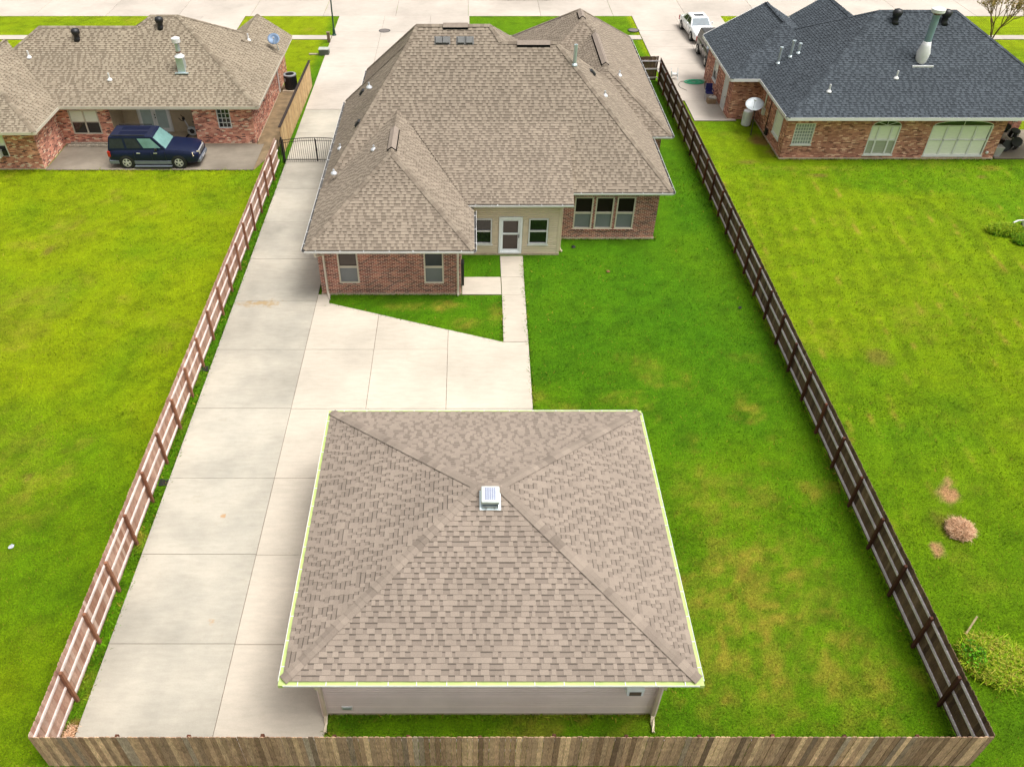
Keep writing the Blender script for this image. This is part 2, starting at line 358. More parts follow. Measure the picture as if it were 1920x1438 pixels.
def lawn_rgb(x, y):
    x = np.asarray(x, float); y = np.asarray(y, float)
    big = fbm(1, x, y, 0.11, 4, .6); mid = fbm(9, x, y, 0.45, 5, .75); fine = fbm(21, x, y, 2.2, 3, .8)
    left = 1 - sstep(-12.2, -11.2, x); right = sstep(13.3, 13.8, x); yard = (1 - left) * (1 - right)
    t_lime = left * (0.25 + 0.75 * sstep(0.35, 0.62, big)) + right * (0.12 + 0.45 * sstep(0.36, 0.6, big)) * (0.35 + 0.65 * sstep(12, 30, y)) + yard * 0.22 * sstep(0.45, 0.65, big)
    t_lime = np.clip(t_lime + (mid - 0.5) * 0.6 + sstep(58, 66, y) * 0.55, 0, 1)
    t_deep = yard * (0.55 + 0.5 * sstep(22, 30, y) - 0.35 * sstep(6, 9, x) * (1 - sstep(20, 24, y))) + right * 0.40 * (1 - sstep(14, 30, y)) + left * 0.2 * (1 - sstep(14, 22, y))
    t_deep = np.clip(t_deep * (0.55 + 0.9 * mid) + sstep(0.55, 0.75, fbm(40, x, y, 0.3, 3)) * 0.25 * (1 - 0.4 * left), 0, 1)
    c = GREEN[None] * 1.0
    c = c + (DEEP - c) * t_deep[:, None] * 0.9
    c = c + (LIME - c) * (t_lime * (1 - 0.6 * t_deep))[:, None]
    dry = np.zeros_like(x); bare = np.zeros_like(x); sand = np.zeros_like(x); speck = fbm(33, x, y, 1.3, 4, .8)
    for px, py, rx, ry, st, k in PATCH:
        d = np.sqrt(((x - px) / rx) ** 2 + ((y - py) / ry) ** 2) + (mid - 0.5) * 1.3 + (fine - 0.5) * 0.9
        w = st * (1 - sstep(0.45, 1.15, d))
        if k == 2: sand = np.maximum(sand, st * (1 - sstep(0.6, 1.15, d)))
        elif k: bare = np.maximum(bare, w)
        else: dry = np.maximum(dry, w)
    # old mowing rows in the right-hand lawn, loose clippings along them
    rows = 0.5 + 0.5 * np.sin((x * 1.0 - 0.10 * y + 0.5 * mid) * 2 * math.pi / 1.05)
    row = right * sstep(0.86, 1.0, rows) * sstep(0.5, 0.72, fbm(55, x, y, 0.9, 3)) * sstep(14, 24, y) * (1 - sstep(42, 47, y)) * 0.9
    dry = np.maximum(dry, row)
    c = c * (1 + right * (0.07 * sstep(14, 24, y)) * (0.3 + 1.2 * big) * np.sin((x - 0.10 * y + 0.3 * mid) * 2 * math.pi / 1.05))[:, None]
    c = c * (1 + left * 0.02 * np.sin((y * 0.95 + 0.25 * x + 0.3 * mid) * 2 * math.pi / 1.3))[:, None]
    dry = np.maximum(dry, yard * 0.55 * sstep(0.58, 0.75, fbm(70, x, y, 0.8, 4)) * (1 - sstep(24, 30, y)))
    dry = np.maximum(dry, (left + right * 0.6) * 0.4 * sstep(0.6, 0.78, fbm(80, x, y, 0.6, 4)))
    spk2 = fbm(35, x, y, 3.6, 3)
    dry = dry * (0.12 + 0.75 * sstep(0.36, 0.66, speck) + 0.45 * sstep(0.42, 0.68, spk2))
    c = c + (STRAW - c) * np.clip(dry, 0, 1)[:, None]
    c = c + (BROWN - c) * bare[:, None]
    c = c + (SAND - c) * sand[:, None]
    dk = sstep(0.50, 0.66, fbm(90, x, y, 1.3, 4, .85)); c = c * (1 - 0.20 * dk)[:, None]
    c = c * (0.78 + 0.44 * fine)[:, None] * (0.92 + 0.16 * mid)[:, None]
    return c

# ================================================================== GROUND
def lawn():
    m = NT("grass_ground"); at = m.n("ShaderNodeAttribute", attribute_name="tint")
    n1 = m.noise(16, 6, 0.8); n2 = m.noise(70, 3, 0.7); n3 = m.noise(5, 6, 0.75)
    f = m.val('MULTIPLY', m.mapr(n1, 0.35, 1.65, 0.28, 0.72), m.mapr(n2, 0.6, 1.4, 0.3, 0.7))
    f = m.val('MULTIPLY', f, m.mapr(n3, 0.8, 1.2, 0.3, 0.7))
    m.base(m.mix(at.outputs["Color"], m.gray(f), 1.0, 'MULTIPLY'))
    m.bump(m.val('ADD', n1, m.val('MULTIPLY', n2, 0.5)), 0.9, 0.06); m.set(0.95, spec=0.12)
    # one sheet: fine grid round the plots, coarse skirt out to the horizon
    xs = np.concatenate([[-900, -300, -120, -70], np.arange(-44, 44.01, 0.2), [70, 120, 300, 900]])
    ys = np.concatenate([[-300, -60, -10], np.arange(2, 78.01, 0.2), [95, 140, 300, 1200]])
    XX, YY = np.meshgrid(xs, ys); nx, ny = len(xs), len(ys)
    v = np.stack([XX.ravel(), YY.ravel(), np.zeros(nx * ny)], 1)
    v[:, 2] = (fbm(3, v[:, 0], v[:, 1], 0.5, 3) - 0.5) * 0.03
    me = bpy.data.meshes.new("lawn")
    i = np.arange(nx * ny).reshape(ny, nx)
    q = np.stack([i[:-1, :-1], i[:-1, 1:], i[1:, 1:], i[1:, :-1]], -1).reshape(-1, 4)
    me.from_pydata(v.tolist(), [], q.tolist()); me.materials.append(m.m)
    at = me.attributes.new("tint", 'FLOAT_COLOR', 'POINT')
    c = lawn_rgb(v[:, 0], v[:, 1]); at.data.foreach_set("color", np.concatenate([c, np.ones((len(c), 1))], 1).astype(np.float32).ravel())
    me.polygons.foreach_set("use_smooth", [True] * len(me.polygons))
    tag(link("lawn", me), kind="structure")
lawn()

def slabs(name, polys, mat, ztop=0.06, gap=0.008, joint=True, bevel=0.006):
    """a paved area: dark joint bed with one object per poured slab"""
    bed = MB()
    for p in polys:
        bed.prism(p, -0.05, ztop - 0.018)
    o = tag(bed.build(name, M_JOINT), kind="structure")
    for k, p in enumerate(polys):
        c = np.mean(np.array(p), 0); q = []
        n = len(p)
        for i in range(n):      # inset every edge by the gap
            a, b, d = Vector(p[i - 1]), Vector(p[i]), Vector(p[(i + 1) % n])
            e1 = (b - a).normalized(); e2 = (d - b).normalized()
            n1 = Vector((-e1.y, e1.x)); n2 = Vector((-e2.y, e2.x)); bis = (n1 + n2)
            bis = bis / max(0.3, bis.dot(n1)) if bis.length > 1e-6 else n1
            q.append(tuple(b + bis * gap))
        MB().prism(q, -0.04, ztop + random.uniform(-0.003, 0.003)).build("slab", mat, o, bevel=bevel)
    return o
def rect(x0, y0, x1, y1): return [(x0, y0), (x1, y0), (x1, y1), (x0, y1)]

LX0, LX1, LX2 = -10.98, -7.12, -4.02
jy = [9.98, 13.63, 16.99, 20.41, 24.18, 27.94, 31.58, 35.22, 38.9, 42.6, 46.3, 50.0, 53.7]
dl = [rect(LX0, a, LX1, b) for a, b in zip(jy[:-1], jy[1:])]
slabs("driveway", dl, M_CONC, 0.055)
pad = [rect(LX1, 9.98, LX2, 13.6), rect(LX1, 13.6, LX2, 16.95), rect(LX1, 16.95, LX2, 20.4), rect(LX1, 20.4, LX2, 24.15)]
def ydiag(x): return 31.41 + (x + 6.53) * (28.47 - 31.41) / (1.53 + 6.53)
pad += [rect(LX1, 24.15, -4.12, 27.94), rect(-4.12, 24.15, -0.9, 27.94),
        [(LX2, 20.4), (-0.9, 20.4), (-0.9, 24.15), (LX2, 24.15)], [(-0.9, 20.4), (2.58, 20.4), (2.58, 24.15), (-0.9, 24.15)],
        [(LX1, 27.94), (-4.12, 27.94), (-4.12, ydiag(-4.12)), (-6.53, 31.41), (-6.53, 32.1), (LX1, 32.1)],
        [(-4.12, 27.94), (-0.9, 27.94), (-0.9, ydiag(-0.9)), (-4.12, ydiag(-4.12))],
        [(-0.9, 24.15), (2.6, 24.15), (2.66, 28.47), (1.53, 28.47), (-0.9, ydiag(-0.9))]]
slabs("parking_pad", pad, M_CONCW, 0.058)
walk = [[(1.55, 28.5), (2.66, 28.5), (2.70, 32.1), (1.60, 32.1)], [(1.60, 32.1), (2.70, 32.1), (2.72, 33.6), (1.60, 33.6)], [(1.60, 33.6), (2.72, 33.6), (2.76, 35.5), (1.60, 35.5)], rect(-0.3, 32.12, 1.58, 33.6)]
slabs("garden_path", walk, M_CONCW, 0.05)
# front drive, right-hand drive, street, pavements
fr = []
fx = [-10.98, -7.1, -3.2, 0.1]
for a, b in zip(fx[:-1], fx[1:]):
    for c, d in ((53.72, 57.6), (57.6, 61.6), (61.6, 65.5), (65.5, 69.3), (69.3, 73.3)):
        fr.append(rect(a, c, b, d))
slabs("front_driveway", fr, M_ROAD, 0.056)
rd = []
for a, b in ((13.95, 17.6), (17.6, 21.5)):
    for c, d in ((51.9, 55.2), (55.2, 58.6), (58.6, 62.2), (62.2, 65.8), (65.8, 69.5), (69.5, 73.3)):
        if a > 17 and d < 60: continue
        rd.append(rect(a + (0.9 if c < 53 else 0) , c, b, d))
slabs("neighbour_driveway", rd, M_ROAD, 0.05)
st = []
sx = np.arange(-62, 62.1, 6.2)
for a, b in zip(sx[:-1], sx[1:]):
    st += [rect(a, 73.35, b, 77.6), rect(a, 77.6, b, 82.0)]
slabs("street", st, M_ROAD, 0.02, gap=0.012)
for nm, x0, x1, s in (("pavement", -60, -11.02, 4.1), ("pavement", 0.15, 13.9, 3.4), ("pavement", 21.6, 60, 4.0)):
    n = int((x1 - x0) / s); e = np.linspace(x0, x1, n + 1)
    slabs(nm, [rect(a, 67.5, b, 68.45) for a, b in zip(e[:-1], e[1:])], M_ROAD, 0.05)
slabs("far_driveway", [rect(a, 82.05, a + 3.6, 92) for a in (21.5, 25.1, 28.7)] + [rect(a, 82.05, a + 3.6, 92) for a in (-31, -27.4)], M_ROAD, 0.04)
slabs("left_apron", [rect(-26.6, 68.5, -22.6, 73.3), rect(-26.6, 60, -22.6, 67.45), rect(-22.6, 68.5, -19.0, 73.3), rect(-22.6, 60, -19.0, 67.45)], M_ROAD, 0.045)
slabs("left_patio", [rect(-25.05, 44.92, -21.2, 48.4), rect(-21.2, 44.92, -16.9, 51.2), rect(-16.9, 44.92, -12.75, 48.4)], M_PATIO, 0.05)
tag(MB().prism([(-13.2, 45.0), (-12.7, 45.0), (-11.75, 48), (-11.55, 58), (-13.2, 58)], -0.05, 0.03).build("side_path", M_DIRT), kind="structure")
slabs("right_patio", [rect(31.9, 46.4, 37, 50.5)], M_PATIO, 0.06)

# ================================================================== ROOFING
def frame(poly):
    p = [Vector(q) for q in poly]; n = Vector((0, 0, 0))
    for i in range(len(p)): n += p[i].cross(p[(i + 1) % len(p)])
    n.normalize()
    if n.z < 0: n = -n
    u = Vector((0, 0, 1)).cross(n).normalized(); v = n.cross(u)
    return p[0], u, v, n
class Shingles:
    """courses of laminated shingle tabs, each tab a raised slab with its own tone"""
    EXP = 0.148
    def __init__(s, light, mid, dark): s.pal = (light, mid, dark); s.V = []; s.F = []; s.C = []
    def tone(s, thick, rnd):
        l, m, d = (np.array(c) for c in s.pal)
        if thick: c = m + (l - m) * (.25 + .5 * rnd)
        else: c = d + (m - d) * (.62 + .38 * rnd)
        return c
    def tab(s, O, u, v, n, a, b, v0, v1, thick, col):
        hf = 0.024 if thick else 0.012; hb = 0.003; ov = 0.02
        p = lambda x, y, h: tuple(O + u * x + v * y + n * h)
        o = len(s.V)
        s.V += [p(a, v0, hf), p(b, v0, hf), p(b, v1 + ov, hb), p(a, v1 + ov, hb), p(a, v0, -0.002), p(b, v0, -0.002)]
        s.F += [(o, o + 1, o + 2, o + 3), (o + 4, o + 5, o + 1, o)]
        if thick: s.F += [(o + 4, o, o + 3), (o + 5, o + 2, o + 1)]
        d = tuple(np.array(col) * 0.5)  # butt edge darkened in the colour to strengthen the shadow line between courses
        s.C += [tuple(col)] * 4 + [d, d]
        if not thick:       # granule band heading each recessed tab, darkened also to paint the upper course's shadow
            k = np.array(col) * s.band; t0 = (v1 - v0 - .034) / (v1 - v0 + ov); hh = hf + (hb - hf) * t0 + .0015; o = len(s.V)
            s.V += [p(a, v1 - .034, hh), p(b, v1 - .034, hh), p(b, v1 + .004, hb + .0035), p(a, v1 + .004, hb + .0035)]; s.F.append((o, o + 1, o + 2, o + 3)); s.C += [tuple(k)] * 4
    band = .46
    def plane(s, poly, hook=None, over=0.03):
        O, u, v, n = frame(poly); q = [((Vector(p) - O).dot(u), (Vector(p) - O).dot(v)) for p in poly]
        vmin = min(b for a, b in q); vmax = max(b for a, b in q); k = 0; w = vmin - over
        while w < vmax - 0.03:
            vm = min(max(w + s.EXP * 0.5, vmin + 0.01), vmax - 0.005); xs = []
            for i in range(len(q)):
                (a0, b0), (a1, b1) = q[i], q[(i + 1) % len(q)]
                if (b0 <= vm) != (b1 <= vm): xs.append(a0 + (a1 - a0) * (vm - b0) / (b1 - b0))
            xs.sort()
            for a, b in zip(xs[::2], xs[1::2]):
                x = a; thick = random.random() < 0.5; first = True
                while x < b - 0.005:
                    wd = random.uniform(.08, .25) if thick else random.uniform(.07, .22)
                    if random.random() < 0.06: wd += 0.14
                    wd *= random.uniform(.85, 1.15) * (random.uniform(.25, 1) if first else 1); first = False; e = min(b, x + wd); col = s.tone(thick, random.random() ** 0.8)
                    if not (hook and hook(O, u, v, n, x, e, w, w + s.EXP, thick, col)):
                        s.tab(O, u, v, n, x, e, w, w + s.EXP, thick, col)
                    x = e; thick = not thick if random.random() < 0.88 else thick
            w += s.EXP; k += 1
    def cap(s, p0, p1, n1, n2, wid=0.14, step=0.19):
        p0, p1 = Vector(p0), Vector(p1); d = (p1 - p0); L = d.length; d.normalize()
        sa = n1.cross(d); sb = n2.cross(d)
        if sa.dot(n2) > 0: sa = -sa
        if sb.dot(n1) > 0: sb = -sb
        up = (n1 + n2).normalized()
        t = 0
        while t < L:
            e = min(L, t + step * 1.6); c = np.array(s.tone(random.random() < 0.5, random.random())) * random.choice((.86, .92, .97, 1.02))
            h0, h1 = 0.045, 0.028
            A0 = p0 + d * t; A1 = p0 + d * e; o = len(s.V)
            s.V += [tuple(A0 + up * h0), tuple(A0 + sa * wid + n1 * h0), tuple(A1 + sa * wid + n1 * h1), tuple(A1 + up * h1), tuple(A0 + sb * wid + n2 * h0), tuple(A1 + sb * wid + n2 * h1),
                    tuple(A0 + up * 0.0), tuple(A0 + sa * wid), tuple(A0 + sb * wid)]
            s.F += [(o, o + 1, o + 2, o + 3), (o, o + 3, o + 5, o + 4), (o, o + 6, o + 7, o + 1), (o, o + 4, o + 8, o + 6)]
            s.C += [tuple(c)] * 6 + [tuple(c * 0.6)] * 3
            t += step
    def build(s, name, parent):
        me = bpy.data.meshes.new(name); me.from_pydata(s.V, [], s.F); me.materials.append(M_SHINGLE)
        at = me.attributes.new("tint", 'FLOAT_COLOR', 'POINT')
        at.data.foreach_set("color", np.array([(*c, 1) for c in s.C], dtype=np.float32).ravel()); me.update()
        return tag(link(name, me, parent), kind="stuff")

def nrm(poly): return frame(poly)[3]
def deck(polys, name, parent, col):
    m = MB(); m.tint = col
    for p in polys: m.quad(*p)
    return m.build(name, M_SHINGLE, parent)
def eave_box(m, x0, y0, x1, y1, ze, h=0.19): m.box(x0, y0, ze - h, x1, y1, ze - 0.012)

def gutter(p0, p1, outd, parent, inside, step=0.75, single=False, w=0.13, name="gutter"):
    """open K-style trough along an eave with hangers across it"""
    p0, p1, o = Vector(p0), Vector(p1), Vector(outd); up = Vector((0, 0, 1)); d = (p1 - p0).normalized()
    g = MB()
    def strip(a, b, c, e):
        for P, Q in ((a, b), (b, c), (c, e)):
            pass
    prof_o = [(0.0, -0.12), (0.085, -0.12), (w, -0.05), (w, 0.0), (w + 0.014, 0.0), (w + 0.014, -0.055), (0.09, -0.134), (0.0, -0.134)]
    rings = [[tuple(P + o * a + up * (b - 0.03)) for a, b in prof_o] for P in (p0, p1)]
    g.loft(rings)
    go = g.build(name, M_WHITE, parent)
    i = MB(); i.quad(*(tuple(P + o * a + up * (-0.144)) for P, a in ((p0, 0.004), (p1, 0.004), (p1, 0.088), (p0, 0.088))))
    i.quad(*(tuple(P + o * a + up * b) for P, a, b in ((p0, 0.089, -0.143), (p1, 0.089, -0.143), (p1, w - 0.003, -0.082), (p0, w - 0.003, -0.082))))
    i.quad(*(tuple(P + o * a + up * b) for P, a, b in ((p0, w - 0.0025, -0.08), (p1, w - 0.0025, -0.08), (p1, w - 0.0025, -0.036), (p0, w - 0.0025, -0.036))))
    if single:
        i = MB(); i.quad(*(tuple(P + o * a + up * -.042) for P, a in ((p0, 0.0), (p1, 0.0), (p1, w - .002), (p0, w - .002))))
    i.build("leaf_guard" if single else "gutter_liner", inside, go)
    L = (p1 - p0).length; n = max(2, int(L / step)); hs = MB()
    for k in range(n):
        t = (k + 0.5) / n * L + random.uniform(-0.04, 0.04); P = p0 + d * t
        b = hs if not single else MB()
        b.bar(P + o * 0.0 + up * -0.028, P + o * (w + 0.012) + up * -0.028, 0.022, 0.008)
        if single: b.build("hanger", M_WHITE, go)
    if not single: hs.build("hangers", M_WHITE, go)
    return go
def downspout(top, foot, parent, mat, kick):
    top, foot, k = Vector(top), Vector(foot), Vector(kick); m = MB(); w = 0.085
    pts = [top, top + Vector((0, 0, -0.18)), Vector((foot.x, foot.y, top.z - 0.48)), foot + Vector((0, 0, 0.22)), foot + k * 0.16 + Vector((0, 0, 0.07)), foot + k * 0.42 + Vector((0, 0, 0.05))]
    rings = []
    for i, p in enumerate(pts):
        d = (pts[min(i + 1, len(pts) - 1)] - pts[max(0, i - 1)]).normalized(); a = d.cross(Vector((0.3, 1, 0.2))).normalized(); b = d.cross(a)
        rings.append([tuple(p + (a * x + b * y) * w / 2) for x, y in ((-1, -.8), (1, -.8), (1, .8), (-1, .8))])
    m.loft(rings); return m.build("downspout", mat, parent)

def pipe_boot(P, parent, h=0.35, r=0.045, mat=None, name="vent_pipe"):
    P = Vector(P); m = MB(); m.lathe([(0.16, -0.03), (0.15, 0.02), (0.07, 0.1), (r, 0.12), (r, h), (r * 0.6, h), (r * 0.6, h - 0.03)], P, 12)
    return m.build(name, mat or M_LEAD, parent, smooth=False)
def box_vent(P, n, parent, w=0.34, name="roof_vent", mat=None):
    P, n = Vector(P), Vector(n); u = Vector((0, 0, 1)).cross(n)
    u = Vector((1, 0, 0)) if u.length < 1e-3 else u.normalized(); v = n.cross(u); m = MB()
    def p(a, b, c): return tuple(P + u * a + v * b + n * c)
    h = 0.12
    m.add([p(-w * .62, -w * .6, 0.03), p(w * .62, -w * .6, 0.03), p(w * .62, w * .6, 0.03), p(-w * .62, w * .6, 0.03)], [(0, 1, 2, 3)])
    vs = [p(-w / 2, -w / 2, .03), p(w / 2, -w / 2, .03), p(w / 2, w / 2, .03), p(-w / 2, w / 2, .03), p(-w * .44, -w * .46, h), p(w * .44, -w * .46, h), p(w * .42, w * .3, h), p(-w * .42, w * .3, h)]
    m.add(vs, [(4, 5, 6, 7), (0, 1, 5, 4), (1, 2, 6, 5), (2, 3, 7, 6), (3, 0, 4, 7)])
    o = m.build(name, mat or M_DARK, parent)
    s = MB(); s.add([p(-w * .44, -w * .505, .045), p(w * .44, -w * .505, .045), p(w * .41, -w * .485, h - .02), p(-w * .41, -w * .485, h - .02)], [(0, 1, 2, 3)]); s.build("louvre", M_BLACK, o)
    return o
def ridge_vent(p0, p1, parent, n1, n2, wid=0.19):
    p0, p1 = Vector(p0), Vector(p1); d = (p1 - p0).normalized(); up = (Vector(n1) + Vector(n2)).normalized(); m = MB(); t = MB()
    sa = Vector(n1).cross(d); sb = Vector(n2).cross(d)
    if sa.dot(Vector(n2)) > 0: sa = -sa
    if sb.dot(Vector(n1)) > 0: sb = -sb
    for s_, n in ((sa, Vector(n1)), (sb, Vector(n2))):
        m.add([tuple(q) for q in (p0 + up * .10, p1 + up * .10, p1 + s_ * wid + n * .085, p0 + s_ * wid + n * .085, p1 + s_ * wid + n * .02, p0 + s_ * wid + n * .02)], [(0, 1, 2, 3), (3, 2, 4, 5)])
        t.add([tuple(q) for q in (p0 + s_ * (wid + .003) + n * .08, p1 + s_ * (wid + .003) + n * .08, p1 + s_ * (wid + .085) + n * .03, p0 + s_ * (wid + .085) + n * .03)], [(0, 1, 2, 3)])
    for P in (p0, p1): t.add([tuple(q) for q in (P + up * .09, P + sa * wid + Vector(n1) * .075, P + sa * wid, P + sb * wid, P + sb * wid + Vector(n2) * .075)], [(0, 1, 2, 3, 4)])
    m.tint = None
    o = m.build("ridge_vent", plain("ridge_vent_cap", A(172, 156, 142, 1.6), 0.9, var=0.12, scale=9), parent); t.build("vent_slot", M_MATTE, o)
    return o
def turbine(P, parent, r=0.19, k=1.0):
    m = MB(); P = Vector(P); m.lathe([(r * 1.3, -0.12), (r * 0.8, 0.03), (r * 0.8, 0.22 * k), (r * 0.95, 0.25 * k), (r * 1.25, 0.34 * k), (r * 1.3, 0.45 * k), (r * 1.05, 0.56 * k), (r * 0.4, 0.61 * k), (0.0, 0.62 * k)], P, 18)
    o = m.build("turbine_vent", M_BLACK, parent, smooth=True)
    f = MB()
    for i in range(14):
        a = 2 * math.pi * i / 14; c, s_ = math.cos(a), math.sin(a)
        f.bar(P + Vector((c * r * 1.0, s_ * r * 1.0, 0.26 * k)), P + Vector((c * r * 1.3, s_ * r * 1.3, 0.45 * k)), 0.03, 0.012)
    f.build("fins", M_DARK, o); return o

# ================================================================== WALLS, WINDOWS
def wall_mesh(m, axis, c, u0, u1, z0, z1, holes=(), depth=0.10, inward=1):
    """skin of a wall (axis 'Y': plane Y=c spanning X; axis 'X': plane X=c spanning Y) with rectangular openings and reveals"""
    def P(u, z, d=0.0):
        return (u, c + inward * d, z) if axis == 'Y' else (c + inward * d, u, z)
    us = sorted({u0, u1, *[h[0] for h in holes], *[h[1] for h in holes]}); zs = sorted({z0, z1, *[h[2] for h in holes], *[h[3] for h in holes]})
    for a, b in zip(us[:-1], us[1:]):
        for e, f in zip(zs[:-1], zs[1:]):
            if any(h[0] <= a + 1e-6 and b <= h[1] + 1e-6 and h[2] <= e + 1e-6 and f <= h[3] + 1e-6 for h in holes): continue
            m.quad(P(a, e), P(b, e), P(b, f), P(a, f))
    for a, b, e, f in holes:
        for q in ((P(a, e), P(a, f), P(a, f, depth), P(a, e, depth)), (P(b, e), P(b, f), P(b, f, depth), P(b, e, depth)), (P(a, f), P(b, f), P(b, f, depth), P(a, f, depth)), (P(a, e), P(b, e), P(b, e, depth), P(a, e, depth))):
            m.quad(*q)
def window(parent, axis, c, u0, u1, z0, z1, panes, frame_mat=None, inward=1, fw=0.055, proud=0.025, sill=True, name="window", mull=None, set_in=0.05):
    """panes: list of (fu0, fu1, fz0, fz1, material) as fractions of the clear opening, bars come from the gaps"""
    fm = frame_mat or M_CREAM; m = MB()
    def bx(b, a0, a1, e0, e1, d0, d1):
        lo, hi = sorted((c + inward * d0, c + inward * d1))
        if axis == 'Y': b.box(a0, lo, e0, a1, hi, e1)
        else: b.box(lo, a0, e0, hi, a1, e1)
    bx(m, u0 - 0.01, u0 + fw, z0, z1, -proud, 0.09); bx(m, u1 - fw, u1 + 0.01, z0, z1, -proud, 0.09)
    bx(m, u0 + fw, u1 - fw, z1 - fw, z1 + 0.01, -proud, 0.09); bx(m, u0 + fw, u1 - fw, z0 - 0.01, z0 + fw, -proud, 0.09)
    o = m.build(name, fm, parent)
    W, H = u1 - u0 - 2 * fw, z1 - z0 - 2 * fw; a0, e0 = u0 + fw, z0 + fw
    for k, (f0, f1, g0, g1, mt) in enumerate(panes):
        p = MB(); dd = set_in + (0.012 if g0 > 0.3 else 0.0)
        bx(p, a0 + W * f0, a0 + W * f1, e0 + H * g0, e0 + H * g1, dd, dd + 0.012); p.build("pane", mt, o)
    for (f0, f1, g0, g1) in (mull or []):
        p = MB(); bx(p, a0 + W * f0, a0 + W * f1, e0 + H * g0, e0 + H * g1, 0.004, 0.06); p.build("glazing_bar", fm, o)
    b = MB(); bx(b, u0, u1, z0, z1, 0.092, 0.11); b.build("window_back", M_BLACK, o)
    if sill:
        p = MB(); bx(p, u0 - 0.06, u1 + 0.06, z0 - 0.075, z0 - 0.012, -0.05, 0.05); p.build("sill", sill if not isinstance(sill, bool) else fm, o)
    return o
def sash(top, bottom):
    return [(0, 1, 0.52, 1, top), (0, 1, 0, 0.48, bottom)], [(0, 1, 0.47, 0.53)]
def foundation(m, x0, y0, x1, y1, h=0.12, e=0.03): m.box(x0 - e, y0 - e, -0.05, x1 + e, y1 + e, h)

